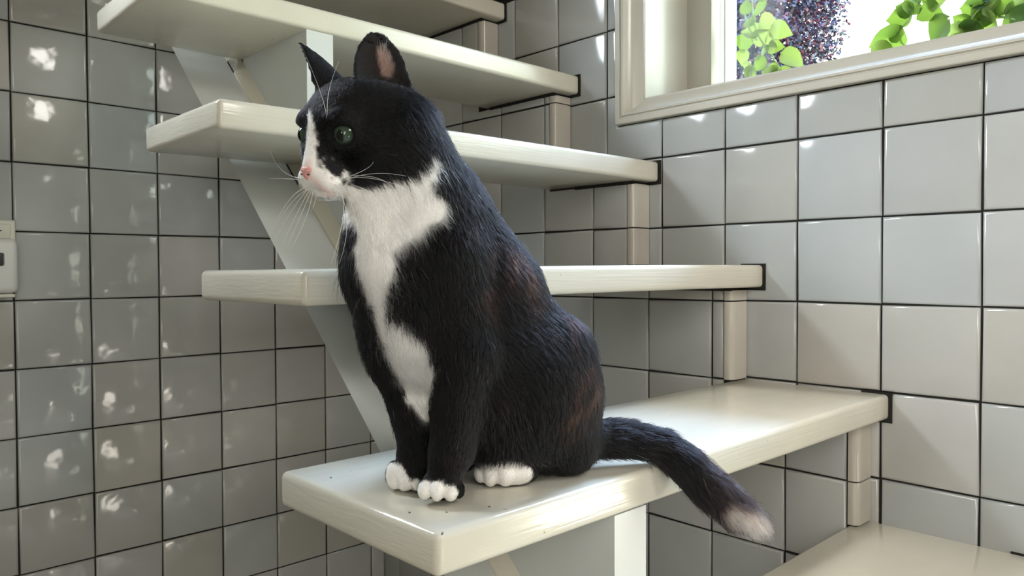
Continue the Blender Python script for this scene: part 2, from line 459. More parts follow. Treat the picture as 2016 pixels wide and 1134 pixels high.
# reveal lining, then the sash with its glass
def wbox(name, lo, hi, m=M_FRAME, bev=.012):
    bm = bmesh.new(); bm_box(bm, W(*lo), W(*hi), bev * S if bev else 0)
    return under_win(link(name, shade_auto(fin(bm, name), 40), m))
XS = 1.254                       # room face of the sash frame
wbox('reveal_lining', (.15, WY0 - .015, WZ0), (XS + .9, WY0 + .21, WZ1), bev=0)
wbox('reveal_lining', (.15, WY1 - .21, WZ0), (XS + .9, WY1 + .015, WZ1), bev=0)
wbox('reveal_lining', (.15, WY1, WZ0 - .21), (XS + .9, WY0, WZ0 + .015), bev=0)
wbox('reveal_lining', (.15, WY1, WZ1 - .015), (XS + .9, WY0, WZ1 + .21), bev=0)
SY = WY0 - .445
wbox('sash_stile', (XS, SY, WZ0), (XS + .38, WY0, WZ1))
wbox('sash_stile', (XS, WY1, WZ0), (XS + .38, WY1 + .445, WZ1))
wbox('sash_rail', (XS, WY1 + .4, WZ0), (XS + .38, SY + .04, WZ0 + .32))
wbox('sash_rail', (XS, WY1 + .4, WZ1 - .32), (XS + .38, SY + .04, WZ1))
wbox('glazing_bead', (XS + .38, SY - .02, WZ0), (XS + .72, SY + .05, WZ1))
m, nt, b = mat('window_glass')
nt.nodes.remove(b); out = nt.nodes['Material Output']
tr = N(nt, 'ShaderNodeBsdfTransparent'); tr.inputs[0].default_value = (.95, .985, .97, 1)
gl = N(nt, 'ShaderNodeBsdfGlossy'); gl.inputs['Roughness'].default_value = .02
lw = N(nt, 'ShaderNodeLayerWeight'); lw.inputs[0].default_value = .12
mxs = N(nt, 'ShaderNodeMixShader')
nt.links.new(lw.outputs['Fresnel'], mxs.inputs[0]); nt.links.new(tr.outputs[0], mxs.inputs[1]); nt.links.new(gl.outputs[0], mxs.inputs[2])
nt.links.new(mxs.outputs[0], out.inputs[0])
M_GLASS = m
wbox('pane', (XS + .24, WY1 + .44, WZ0 + .3), (XS + .27, SY + .0, WZ1 - .3), M_GLASS, 0)
# ---- cat body: one continuous surface from smoothly blended tapered volumes (centimetres, x right, y away, z up)
def _n(v): v = np.asarray(v, float); return v / np.linalg.norm(v)
SIDE = _n((.48, -.88, 0))                      # the cat's own left-hand direction across its body
def d_cap(p, q):
    p1 = np.array(q['p1']); p2 = np.array(q['p2']); r1, r2 = q['r1'], q['r2']; s = q.get('sq', 1)
    if s != 1:
        c = (p1 + p2) / 2; o = (p - c) @ SIDE
        p = p + o[..., None] * SIDE * (1 / s - 1)
    ba = p2 - p1; L2 = ba @ ba
    if L2 < 1e-9: return np.linalg.norm(p - p1, axis=-1) - r1
    t = np.clip((p - p1) @ ba / L2, 0, 1)
    return np.linalg.norm(p - (p1 + t[..., None] * ba), axis=-1) - (r1 + (r2 - r1) * t)
def d_ell(p, q):
    M = np.array(q['M']); r = np.array(q['r']); l = (p - np.array(q['p1'])) @ M.T
    k0 = np.linalg.norm(l / r, axis=-1); k1 = np.linalg.norm(l / (r * r), axis=-1)
    return k0 * (k0 - 1) / np.maximum(k1, 1e-6)
def ear_frame(q):
    B = np.array(q['p1']); T = np.array(q['p2']); v = T - B; H = np.linalg.norm(v); v = v / H
    n = np.array(q['n']); u = _n(np.cross(v, n)); n = np.cross(u, v)
    return B, H, u, v, n
def ear_local(p, q):
    B, H, u, v, n = ear_frame(q); l = p - B
    x, y, z = l @ u, l @ v, l @ n
    yy = np.clip(y / H, -.35, 1)
    w = q['w'] * np.clip(1 - np.maximum(yy, 0) ** q['e1'], 0, 1) ** q['e2'] + .02
    zs = -q['cup'] * (1 - np.minimum(np.abs(x) / q['w'], 1.2) ** 2) * (1 - .75 * np.maximum(yy, 0))
    return x, y, z, w, zs, H
def d_ear(p, q):
    x, y, z, w, zs, H = ear_local(p, q)
    th = .26 - .12 * np.clip(y / H, 0, 1)
    return np.maximum(np.maximum(np.abs(z - zs) - th, (np.abs(x) - w) * .8), np.maximum(y - H, -1.4 - y))
DF = {'cap': d_cap, 'ell': d_ell, 'ear': d_ear}
def smin(a, b, k):
    h = np.maximum(k - np.abs(a - b), 0) / k
    return np.minimum(a, b) - h * h * k * .25
def smax(a, b, k): return -smin(-a, -b, k)
def sdf(p, prims):
    d = None
    for q in prims:
        e = DF[q['t']](p, q)
        if d is None: d = e
        elif q.get('cut'): d = smax(d, -e, q['k'])
        else: d = smin(d, e, q['k'])
    return d
CAT_AT = (-5.6383, -9.1828, -1.3350)   # tiles
CAT_TURN = -0.762283
PRIMS = [
  {'t': 'cap', 'tag': 'ribs', 'p1': [-5.243, 0.405, 17.863], 'r1': 6.226, 'p2': [1.41, 2.835, 9.68], 'r2': 7.479, 'k': 1.2, 'sq': 0.78, 'L': 1.0, 'flow': [0.615, 0.225, -0.756]},
  {'t': 'cap', 'tag': 'chest', 'p1': [-7.835, -0.945, 20.417], 'r1': 4.598, 'p2': [-6.389, -0.405, 14.4], 'r2': 5.26, 'k': 2.0, 'sq': 0.9, 'L': 1.5, 'flow': [0.233, 0.087, -0.969]},
  {'t': 'cap', 'tag': 'rump', 'p1': [3.3, 3.645, 7.183], 'r1': 6.621, 'p2': [3.3, 3.645, 7.183], 'r2': 6.621, 'k': 2.0, 'sq': 0.8, 'L': 1.1, 'flow': [0.329, -0.094, -0.94]},
  {'t': 'cap', 'tag': 'withers', 'p1': [-4.414, 0.675, 24.952], 'r1': 2.99, 'p2': [-0.173, 1.755, 17.91], 'r2': 3.866, 'k': 2.5, 'sq': 1, 'L': 1.0, 'flow': [0.512, 0.13, -0.849]},
  {'t': 'cap', 'tag': 'neck', 'p1': [-8.486, -2.565, 30.387], 'r1': 3.967, 'p2': [-6.299, -0.675, 23.737], 'r2': 4.883, 'k': 2.5, 'sq': 1, 'L': 1.15, 'flow': [0.302, 0.261, -0.917]},
  {'t': 'cap', 'tag': 'throat', 'p1': [-10.189, -3.105, 25.074], 'r1': 2.138, 'p2': [-9.878, -2.43, 19.749], 'r2': 2.939, 'k': 2.2, 'sq': 1, 'L': 1.7, 'flow': [0.058, 0.126, -0.99]},
  {'t': 'cap', 'tag': 'belly', 'p1': [-1.786, 0.675, 7.021], 'r1': 4.167, 'p2': [-1.786, 0.675, 7.021], 'r2': 4.167, 'k': 2.0, 'sq': 1, 'L': 1.2, 'flow': [0.0, 0.0, -1.0]},
  {'t': 'cap', 'tag': 'haunch', 'p1': [4.146, 1.08, 8.303], 'r1': 5.104, 'p2': [0.262, 0.0, 4.647], 'r2': 2.78, 'k': 1.5, 'sq': 0.7, 'L': 1.05, 'flow': [-0.1, 0.0, -0.995]},
  {'t': 'cap', 'tag': 'seat', 'p1': [6.731, 3.915, 2.959], 'r1': 2.469, 'p2': [6.731, 3.915, 2.959], 'r2': 2.469, 'k': 1.8, 'sq': 1, 'L': 1.1, 'flow': [0.287, 0.0, -0.958]},
  {'t': 'cap', 'tag': 'far_haunch', 'p1': [-1.063, 6.345, 5.998], 'r1': 4.91, 'p2': [-3.917, 4.725, 3.394], 'r2': 2.881, 'k': 1.5, 'sq': 1, 'L': 1.2, 'flow': [-0.681, -0.387, -0.622]},
  {'t': 'cap', 'tag': 'shoulder', 'p1': [-3.995, -2.498, 20.374], 'r1': 3.453, 'p2': [-2.379, -2.768, 12.399], 'r2': 2.579, 'k': 0.9, 'sq': 0.85, 'L': 1.0, 'flow': [0.148, 0.0, -0.989]},
  {'t': 'cap', 'tag': 'elbow', 'p1': [-1.832, -2.565, 11.726], 'r1': 2.242, 'p2': [-1.832, -2.565, 11.726], 'r2': 2.242, 'k': 0.8, 'sq': 1, 'L': 1.0, 'flow': [0.0, 0.0, -1.0]},
  {'t': 'cap', 'tag': 'hip', 'p1': [5.972, 2.295, 11.834], 'r1': 2.783, 'p2': [5.972, 2.295, 11.834], 'r2': 2.783, 'k': 1.4, 'sq': 0.8, 'L': 1.0, 'flow': [0.329, -0.094, -0.94]},
  {'t': 'cap', 'tag': 'far_shoulder', 'p1': [-9.168, 0.405, 17.967], 'r1': 3.248, 'p2': [-8.535, 0.405, 11.633], 'r2': 2.436, 'k': 2.0, 'sq': 1, 'L': 1.2, 'flow': [0.0, 0.0, -1.0]},
  {'t': 'cap', 'tag': 'leg', 'p1': [-2.9, -2.7, 12.394], 'r1': 2.668, 'p2': [-3.733, -3.645, 4.168], 'r2': 1.696, 'k': 1.2, 'sq': 1, 'L': 0.8, 'flow': [-0.1, -0.114, -0.988]},
  {'t': 'cap', 'tag': 'leg', 'p1': [-3.733, -3.645, 4.168], 'r1': 1.696, 'p2': [-4.391, -4.05, 1.924], 'r2': 1.39, 'k': 0.6, 'sq': 1, 'L': 0.5, 'flow': [-0.277, -0.171, -0.946]},
  {'t': 'cap', 'tag': 'far_leg', 'p1': [-8.535, 0.405, 11.633], 'r1': 2.391, 'p2': [-7.018, -0.54, 4.117], 'r2': 1.512, 'k': 1.2, 'sq': 1, 'L': 0.8, 'flow': [0.196, -0.122, -0.973]},
  {'t': 'cap', 'tag': 'far_leg', 'p1': [-7.018, -0.54, 4.117], 'r1': 1.468, 'p2': [-7.694, -0.945, 1.754], 'r2': 1.282, 'k': 0.6, 'sq': 1, 'L': 0.5, 'flow': [-0.271, -0.163, -0.949]},
  {'t': 'cap', 'tag': 'tail', 'p1': [8.953, 5.535, 3.071], 'r1': 1.797, 'p2': [12.285, 6.615, 2.819], 'r2': 1.577, 'k': 1.0, 'sq': 1, 'L': 1.35, 'flow': [0.949, 0.308, -0.072]},
  {'t': 'cap', 'tag': 'tail', 'p1': [12.285, 6.615, 2.819], 'r1': 1.577, 'p2': [15.845, 7.087, 2.001], 'r2': 1.438, 'k': 0.12, 'sq': 1, 'L': 1.35, 'flow': [0.966, 0.128, -0.222]},
  {'t': 'cap', 'tag': 'tail', 'p1': [15.845, 7.087, 2.001], 'r1': 1.438, 'p2': [18.164, 6.75, 0.274], 'r2': 1.629, 'k': 0.12, 'sq': 1, 'L': 1.35, 'flow': [0.797, -0.116, -0.593]},
  {'t': 'cap', 'tag': 'tail', 'p1': [18.164, 6.75, 0.274], 'r1': 1.629, 'p2': [20.609, 6.21, -2.077], 'r2': 1.764, 'k': 0.12, 'sq': 1, 'L': 1.35, 'flow': [0.712, -0.157, -0.684]},
  {'t': 'cap', 'tag': 'tail', 'p1': [20.609, 6.21, -2.077], 'r1': 1.764, 'p2': [22.883, 5.872, -4.014], 'r2': 1.659, 'k': 0.12, 'sq': 1, 'L': 1.35, 'flow': [0.756, -0.112, -0.644]},
  {'t': 'cap', 'tag': 'tail', 'p1': [22.883, 5.872, -4.014], 'r1': 1.659, 'p2': [24.591, 5.67, -5.141], 'r2': 1.119, 'k': 0.12, 'sq': 1, 'L': 1.35, 'flow': [0.831, -0.098, -0.548]},
  {'t': 'ell', 'tag': 'head', 'p1': [-11.641, -3.334, 31.371], 'r': [4.4, 4.18, 3.795], 'M': [[-0.566, -0.75, -0.342], [0.816, -0.57, -0.098], [-0.121, -0.335, 0.935]], 'k': 1.6, 'L': 0.45, 'flow': [0.566, 0.75, 0.342], 'cut': False},
  {'t': 'cap', 'tag': 'cheek', 'p1': [-10.629, -5.101, 28.751], 'r1': 2.2, 'p2': [-8.387, -3.446, 28.81], 'r2': 2.31, 'k': 1.4, 'sq': 1, 'L': 0.55, 'flow': [0.566, 0.75, 0.342], 'cut': False},
  {'t': 'cap', 'tag': 'cheek', 'p1': [-14.039, -2.718, 29.162], 'r1': 2.2, 'p2': [-13.233, -0.06, 29.394], 'r2': 2.31, 'k': 1.4, 'sq': 1, 'L': 0.55, 'flow': [0.566, 0.75, 0.342], 'cut': False},
  {'t': 'cap', 'tag': 'bridge', 'p1': [-13.498, -5.875, 30.691], 'r1': 1.375, 'p2': [-14.385, -6.583, 27.439], 'r2': 0.836, 'k': 1.0, 'sq': 1, 'L': 0.22, 'flow': [0.566, 0.75, 0.342], 'cut': False},
  {'t': 'cap', 'tag': 'jaw', 'p1': [-13.041, -4.522, 26.644], 'r1': 1.485, 'p2': [-10.885, -1.605, 27.615], 'r2': 2.2, 'k': 1.0, 'sq': 1, 'L': 0.6, 'flow': [0.566, 0.75, 0.342], 'cut': False},
  {'t': 'ell', 'tag': 'muzzle', 'p1': [-13.538, -5.316, 27.119], 'r': [2.035, 2.035, 1.485], 'M': [[-0.566, -0.75, -0.342], [0.816, -0.57, -0.098], [-0.121, -0.335, 0.935]], 'k': 0.8, 'L': 0.28, 'flow': [0.566, 0.75, 0.342], 'cut': False},
  {'t': 'ell', 'tag': 'pad', 'p1': [-13.291, -6.405, 26.526], 'r': [1.155, 1.188, 1.045], 'M': [[-0.566, -0.75, -0.342], [0.816, -0.57, -0.098], [-0.121, -0.335, 0.935]], 'k': 0.35, 'L': 0.25, 'flow': [0.566, 0.75, 0.342], 'cut': False},
  {'t': 'ell', 'tag': 'pad', 'p1': [-14.727, -5.402, 26.699], 'r': [1.155, 1.188, 1.045], 'M': [[-0.566, -0.75, -0.342], [0.816, -0.57, -0.098], [-0.121, -0.335, 0.935]], 'k': 0.35, 'L': 0.25, 'flow': [0.566, 0.75, 0.342], 'cut': False},
  {'t': 'ell', 'tag': 'chin', 'p1': [-13.54, -5.1, 25.843], 'r': [1.32, 1.21, 0.825], 'M': [[-0.566, -0.75, -0.342], [0.816, -0.57, -0.098], [-0.121, -0.335, 0.935]], 'k': 0.4, 'L': 0.3, 'flow': [0.566, 0.75, 0.342], 'cut': False},
  {'t': 'ell', 'tag': 'brow', 'p1': [-12.002, -7.065, 30.989], 'r': [1.045, 1.155, 0.825], 'M': [[-0.566, -0.75, -0.342], [0.816, -0.57, -0.098], [-0.121, -0.335, 0.935]], 'k': 0.8, 'L': 0.5, 'flow': [0.566, 0.75, 0.342], 'cut': False},
  {'t': 'ell', 'tag': 'brow', 'p1': [-15.053, -4.933, 31.356], 'r': [1.045, 1.155, 0.825], 'M': [[-0.566, -0.75, -0.342], [0.816, -0.57, -0.098], [-0.121, -0.335, 0.935]], 'k': 0.8, 'L': 0.5, 'flow': [0.566, 0.75, 0.342], 'cut': False},
  {'t': 'ell', 'tag': 'socket', 'p1': [-11.962, -7.852, 29.594], 'r': [1.1, 0.935, 0.836], 'M': [[-0.566, -0.75, -0.342], [0.816, -0.57, -0.098], [-0.121, -0.335, 0.935]], 'k': 0.3, 'L': 0.3, 'flow': [0.566, 0.75, 0.342], 'cut': True},
  {'t': 'ell', 'tag': 'socket', 'p1': [-16.021, -5.016, 30.083], 'r': [1.1, 0.935, 0.836], 'M': [[-0.566, -0.75, -0.342], [0.816, -0.57, -0.098], [-0.121, -0.335, 0.935]], 'k': 0.3, 'L': 0.3, 'flow': [0.566, 0.75, 0.342], 'cut': True},
  {'t': 'ear', 'tag': 'ear', 'p1': [-9.139, -3.915, 33.248], 'p2': [-9.505, -4.455, 38.872], 'n': [0.597, -0.796, 0.1], 'w': 2.6, 'cup': 1.3, 'e1': 2.9, 'e2': 0.6, 'k': 0.6, 'L': 0.2, 'flow': [-0.065, -0.095, 0.993]},
  {'t': 'ear', 'tag': 'ear', 'p1': [-13.86, -2.025, 34.289], 'p2': [-16.845, -2.025, 38.422], 'n': [-0.902, 0.378, 0.21], 'w': 2.05, 'cup': 1.3, 'e1': 1.15, 'e2': 0.85, 'k': 0.6, 'L': 0.2, 'flow': [-0.586, 0.0, 0.811]},
  {'t': 'ell', 'tag': 'paw', 'p1': [-4.649, -4.05, 1.285], 'r': [1.601, 1.264, 1.18], 'M': [[1.0, 0.0, 0.0], [0.0, 1.0, 0.0], [0.0, 0.0, 1.0]], 'k': 0.5, 'L': 0.25, 'flow': [-0.3, -0.8, -0.4]},
  {'t': 'ell', 'tag': 'toe', 'p1': [-5.886, -4.725, 1.144], 'r': [0.625, 1.084, 0.875], 'M': [[1.0, 0.0, 0.0], [0.0, 1.0, 0.0], [0.0, 0.0, 1.0]], 'k': 0.08, 'L': 0.12, 'flow': [-0.3, -0.8, -0.4]},
  {'t': 'ell', 'tag': 'toe', 'p1': [-4.846, -5.062, 1.155], 'r': [0.601, 1.078, 0.912], 'M': [[1.0, 0.0, 0.0], [0.0, 1.0, 0.0], [0.0, 0.0, 1.0]], 'k': 0.08, 'L': 0.12, 'flow': [-0.3, -0.8, -0.4]},
  {'t': 'ell', 'tag': 'toe', 'p1': [-3.738, -4.86, 0.923], 'r': [0.624, 0.998, 0.748], 'M': [[1.0, 0.0, 0.0], [0.0, 1.0, 0.0], [0.0, 0.0, 1.0]], 'k': 0.08, 'L': 0.12, 'flow': [-0.3, -0.8, -0.4]},
  {'t': 'ell', 'tag': 'toe', 'p1': [-3.073, -4.185, 0.892], 'r': [0.42, 0.841, 0.673], 'M': [[1.0, 0.0, 0.0], [0.0, 1.0, 0.0], [0.0, 0.0, 1.0]], 'k': 0.08, 'L': 0.12, 'flow': [-0.3, -0.8, -0.4]},
  {'t': 'ell', 'tag': 'far_paw', 'p1': [-7.717, -0.81, 1.18], 'r': [1.595, 1.418, 1.24], 'M': [[1.0, 0.0, 0.0], [0.0, 1.0, 0.0], [0.0, 0.0, 1.0]], 'k': 0.5, 'L': 0.25, 'flow': [-0.3, -0.8, -0.4]},
  {'t': 'ell', 'tag': 'far_toe', 'p1': [-9.008, -0.81, 1.274], 'r': [0.797, 1.152, 1.285], 'M': [[1.0, 0.0, 0.0], [0.0, 1.0, 0.0], [0.0, 0.0, 1.0]], 'k': 0.08, 'L': 0.12, 'flow': [-0.3, -0.8, -0.4]},
  {'t': 'ell', 'tag': 'far_toe', 'p1': [-8.041, -1.35, 1.195], 'r': [0.703, 1.142, 1.186], 'M': [[1.0, 0.0, 0.0], [0.0, 1.0, 0.0], [0.0, 0.0, 1.0]], 'k': 0.08, 'L': 0.12, 'flow': [-0.3, -0.8, -0.4]},
  {'t': 'ell', 'tag': 'far_toe', 'p1': [-6.922, -1.485, 0.784], 'r': [0.702, 1.052, 0.745], 'M': [[1.0, 0.0, 0.0], [0.0, 1.0, 0.0], [0.0, 0.0, 1.0]], 'k': 0.08, 'L': 0.12, 'flow': [-0.3, -0.8, -0.4]},
  {'t': 'ell', 'tag': 'hind_paw', 'p1': [1.148, 0.945, 1.084], 'r': [2.501, 1.637, 1.228], 'M': [[1.0, 0.0, 0.0], [0.0, 1.0, 0.0], [0.0, 0.0, 1.0]], 'k': 0.5, 'L': 0.25, 'flow': [-0.3, -0.8, -0.4]},
  {'t': 'ell', 'tag': 'hind_toe', 'p1': [-1.494, 0.675, 1.119], 'r': [0.634, 1.087, 0.997], 'M': [[1.0, 0.0, 0.0], [0.0, 1.0, 0.0], [0.0, 0.0, 1.0]], 'k': 0.08, 'L': 0.12, 'flow': [-0.3, -0.8, -0.4]},
  {'t': 'ell', 'tag': 'hind_toe', 'p1': [-0.613, 0.135, 1.17], 'r': [0.764, 1.258, 1.213], 'M': [[1.0, 0.0, 0.0], [0.0, 1.0, 0.0], [0.0, 0.0, 1.0]], 'k': 0.08, 'L': 0.12, 'flow': [-0.3, -0.8, -0.4]},
  {'t': 'ell', 'tag': 'hind_toe', 'p1': [0.7, -0.067, 1.219], 'r': [0.896, 1.254, 1.165], 'M': [[1.0, 0.0, 0.0], [0.0, 1.0, 0.0], [0.0, 0.0, 1.0]], 'k': 0.08, 'L': 0.12, 'flow': [-0.3, -0.8, -0.4]}]
FEAT = {'white': [[[-14.67, -6.69, 31.57, 0.16], [-14.45, -7.11, 30.49, 0.36], [-14.57, -7.14, 29.09, 0.6], [-14.6, -7.39, 27.67, 0.72]], [[-14.74, -7.18, 26.7, 0.8], [-13.71, -7.49, 26.39, 0.8], [-13.08, -7.32, 25.85, 0.96], [-12.37, -5.69, 25.54, 0.9], [-11.11, -5.27, 25.17, 1.07], [-9.09, -5.75, 25.11, 1.23], [-6.91, -5.84, 25.62, 1.15], [-5.5, -5.59, 26.83, 0.74], [-4.85, -5.07, 28.29, 0.37]], [[-13.1, -7.26, 25.77, 0.96], [-13.56, -6.22, 25.2, 0.41]], [[-12.35, -4.01, 23.74, 0.84], [-11.76, -4.77, 24.22, 1.0], [-9.82, -5.66, 23.61, 1.81], [-7.36, -5.7, 23.48, 1.97], [-5.32, -5.5, 24.43, 1.48]], [[-8.37, -5.75, 22.99, 1.84], [-9.82, -5.77, 21.36, 1.8], [-9.71, -5.76, 19.51, 1.52], [-9.81, -5.29, 17.45, 0.91], [-9.87, -4.79, 16.15, 0.58], [-8.77, -4.98, 14.65, 1.16], [-7.52, -5.05, 12.99, 1.7], [-6.89, -4.22, 11.09, 1.81], [-6.55, -1.96, 8.61, 1.31], [-6.12, -1.62, 6.66, 0.53]], [[-5.8, -5.8, 1.21, 1.02], [-4.78, -6.13, 1.22, 1.1], [-3.62, -5.84, 0.96, 0.78]], [[-8.88, -1.89, 1.7, 1.13], [-8.56, -2.02, 0.77, 1.22], [-7.79, -2.24, 0.56, 0.61]], [[-6.79, -2.53, 0.77, 0.6]], [[-1.54, -0.41, 1.18, 1.16], [-0.4, -1.07, 1.31, 1.68], [0.93, -1.27, 1.36, 1.67], [2.36, -0.49, 1.01, 1.07]], [[-13.63, -5.2, 26.85, 2.25], [-13.98, -5.53, 26.87, 1.9]], [[-13.41, -4.43, 26.4, 1.5], [-14.25, -5.12, 26.74, 1.5], [-12.95, -2.41, 26.35, 1.7]]], 'black': [[[-11.99, -6.46, 26.3, 0.24]], [[-12.66, -7.4, 26.39, 0.08]], [[-11.24, -5.59, 26.2, 0.33], [-9.51, -6.09, 26.54, 0.57]], [[-12.51, -7.16, 27.1, 0.48], [-13.3, -7.15, 27.78, 0.32]]], 'red': [[[8.15, -0.04, 8.92, 2.02], [6.7, -1.15, 6.21, 1.32]], [[1.0, -1.88, 19.71, 1.74], [2.75, -1.33, 17.52, 1.54]], [[6.39, 0.4, 13.84, 1.35]], [[-0.69, -3.79, 16.74, 1.06]]], 'inner': [[[-9.36, -3.69, 37.07, 0.47], [-9.02, -3.24, 35.93, 0.55]]], 'tailtip': [[[24.02, 4.47, -4.88, 1.24]], [[22.04, 4.32, -3.86, 0.72]]], 'pink': [[[-14.65, -7.23, 26.7, 0.24], [-13.78, -7.21, 25.86, 0.32], [-13.14, -6.26, 25.32, 0.41]], [[-14.63, -7.4, 27.59, 0.32], [-14.69, -7.36, 27.08, 0.48]]], 'nose': [-14.855, -7.15, 26.822], 'HM': [[-0.566, -0.75, -0.342], [0.816, -0.57, -0.098], [-0.121, -0.335, 0.935]], 'HS': 1.1, 'O': [-11.948, -3.645, 30.631], 'eyes': [[-11.775, -7.037, 29.91], [-15.275, -4.592, 30.331]], 'whiskers': [[[-15.25, -5.95, 25.85], [-17.13, -4.46, 24.77], [-18.79, -3.92, 22.09]], [[-15.16, -5.67, 25.71], [-16.64, -4.73, 24.12], [-18.33, -4.46, 21.52]], [[-15.03, -5.54, 25.64], [-16.15, -5.0, 23.89], [-17.59, -5.0, 20.91]], [[-14.84, -5.66, 25.55], [-15.75, -5.4, 23.65], [-16.84, -5.4, 21.15]], [[-14.6, -5.96, 25.52], [-15.27, -5.67, 23.43], [-16.36, -6.08, 20.96]], [[-14.99, -6.01, 25.76], [-16.76, -4.73, 24.66], [-18.28, -4.19, 22.7]], [[-14.3, -6.15, 25.42], [-14.41, -6.08, 24.69], [-14.67, -6.34, 23.86]], [[-15.13, -6.66, 26.49], [-17.52, -4.46, 27.47], [-18.63, -3.92, 29.27]], [[-15.06, -6.62, 26.33], [-16.9, -4.46, 26.76], [-18.83, -3.65, 26.87]], [[-12.52, -7.15, 26.02], [-11.33, -8.5, 23.22], [-11.73, -9.45, 19.69]], [[-12.28, -6.82, 26.06], [-10.72, -8.24, 23.23], [-10.47, -9.04, 19.31]], [[-12.14, -6.35, 26.03], [-9.91, -7.96, 23.25], [-9.16, -8.78, 19.69]], [[-12.43, -6.86, 25.9], [-11.63, -8.37, 23.62], [-12.43, -9.45, 19.5]], [[-12.01, -6.54, 26.33], [-9.27, -8.5, 26.64], [-6.78, -8.24, 26.47]], [[-12.11, -6.82, 26.46], [-9.28, -8.5, 26.25], [-6.82, -7.96, 25.52]], [[-11.86, -6.49, 26.58], [-9.93, -8.1, 27.04], [-9.36, -7.96, 27.65]], [[-11.49, -6.32, 26.76], [-9.18, -7.96, 26.39], [-7.92, -7.96, 25.68]], [[-11.61, -5.78, 26.18], [-8.4, -7.96, 24.42], [-6.84, -7.96, 22.06]], [[-13.0, -7.77, 31.07], [-13.57, -7.16, 33.05], [-14.84, -6.62, 36.1]], [[-12.92, -7.78, 31.22], [-12.93, -7.16, 33.33], [-12.12, -7.16, 35.62]]]}
def cat_grid(prims, lo, hi, h):
    lo = np.array(lo, float); n = np.ceil((np.array(hi) - lo) / h).astype(int) + 1
    g = np.full(n, 50.0)
    for q in prims:
        if q['t'] == 'cap':
            a = np.minimum(np.array(q['p1']) - q['r1'], np.array(q['p2']) - q['r2']); b = np.maximum(np.array(q['p1']) + q['r1'], np.array(q['p2']) + q['r2'])
        elif q['t'] == 'ell':
            m = max(q['r']); a = np.array(q['p1']) - m; b = np.array(q['p1']) + m
        else:
            a = np.minimum(q['p1'], q['p2']) - 3.2; b = np.maximum(q['p1'], q['p2']) + 3.2
        mg = q['k'] + 2 * h
        i0 = np.clip(np.floor((a - mg - lo) / h).astype(int), 0, n - 1); i1 = np.clip(np.ceil((b + mg - lo) / h).astype(int) + 1, 1, n)
        sl = tuple(slice(i0[k], i1[k]) for k in range(3))
        ax = [lo[k] + h * np.arange(i0[k], i1[k]) for k in range(3)]
        p = np.stack(np.meshgrid(*ax, indexing='ij'), -1)
        e = DF[q['t']](p, q)
        g[sl] = smax(g[sl], -e, q['k']) if q.get('cut') else smin(g[sl], e, q['k'])
    return lo, g
def surface_nets(lo, g, h):
    ins = g < 0
    c = [g[i:g.shape[0] - 1 + i, j:g.shape[1] - 1 + j, k:g.shape[2] - 1 + k] for i in (0, 1) for j in (0, 1) for k in (0, 1)]
    s = sum((x < 0).astype(np.int8) for x in c)
    act = np.argwhere((s > 0) & (s < 8)); ix = tuple(act.T)
    cv = np.stack([x[ix] for x in c], 1)                      # corner order i*4+j*2+k
    off = np.array([(i, j, k) for i in (0, 1) for j in (0, 1) for k in (0, 1)], float)
    acc = np.zeros((len(act), 3)); cnt = np.zeros(len(act))
    for a in range(8):
        for b in range(a + 1, 8):
            if bin(a ^ b).count('1') != 1: continue
            m = (cv[:, a] < 0) != (cv[:, b] < 0)
            t = cv[m, a] / (cv[m, a] - cv[m, b])
            acc[m] += off[a] + t[:, None] * (off[b] - off[a]); cnt[m] += 1
    V = lo + h * (act + acc / cnt[:, None])
    idx = np.full(np.array(g.shape) - 1, -1); idx[ix] = np.arange(len(act))
    F = []
    for ax in range(3):
        d = np.zeros(3, int); d[ax] = 1
        A = ins[:g.shape[0] - d[0], :g.shape[1] - d[1], :g.shape[2] - d[2]]; B = ins[d[0]:, d[1]:, d[2]:]
        e = np.argwhere(A != B); u, v = (ax + 1) % 3, (ax + 2) % 3
        du = np.zeros(3, int); du[u] = 1; dv = np.zeros(3, int); dv[v] = 1
        e = e[(e[:, u] > 0) & (e[:, v] > 0)]
        qd = np.stack([idx[tuple((e - du - dv).T)], idx[tuple((e - dv).T)], idx[tuple(e.T)], idx[tuple((e - du).T)]], 1)
        fl = ins[tuple(e.T)]
        qd[~fl] = qd[~fl][:, ::-1]
        F.append(qd)
    return V, np.concatenate(F)
def vnormals(V, F):
    n = np.cross(V[F[:, 2]] - V[F[:, 0]], V[F[:, 3]] - V[F[:, 1]]); N_ = np.zeros_like(V)
    for k in range(4): np.add.at(N_, F[:, k], n)
    return N_ / np.maximum(np.linalg.norm(N_, axis=1, keepdims=True), 1e-9)
def vnoise(p, sc_, seed):
    """smooth pseudo-random field, three channels"""
    r = np.random.default_rng(seed); out = np.zeros((len(p), 3))
    for o in range(7):
        K = r.normal(size=(3, 3)) * sc_ * (1 + .35 * o); ph = r.uniform(0, 6.28, 3)
        out += np.sin(p @ K.T + ph)
    return out / 3.2
def d_chain(p, chain):
    d = np.full(len(p), 99.0)
    for a, b in zip(chain, chain[1:] if len(chain) > 1 else chain):
        a = np.array(a); b = np.array(b); ba = b[:3] - a[:3]; L2 = max(ba @ ba, 1e-9)
        t = np.clip((p - a[:3]) @ ba / L2, 0, 1)
        d = np.minimum(d, np.linalg.norm(p - a[:3] - t[:, None] * ba, axis=1) - (a[3] + (b[3] - a[3]) * t))
    return d
def d_set(p, name):
    d = np.full(len(p), 99.0)
    for c in FEAT[name]: d = np.minimum(d, d_chain(p, c))
    return d
HM = np.array(FEAT['HM']); HO = np.array(FEAT['O']); HS = FEAT['HS']
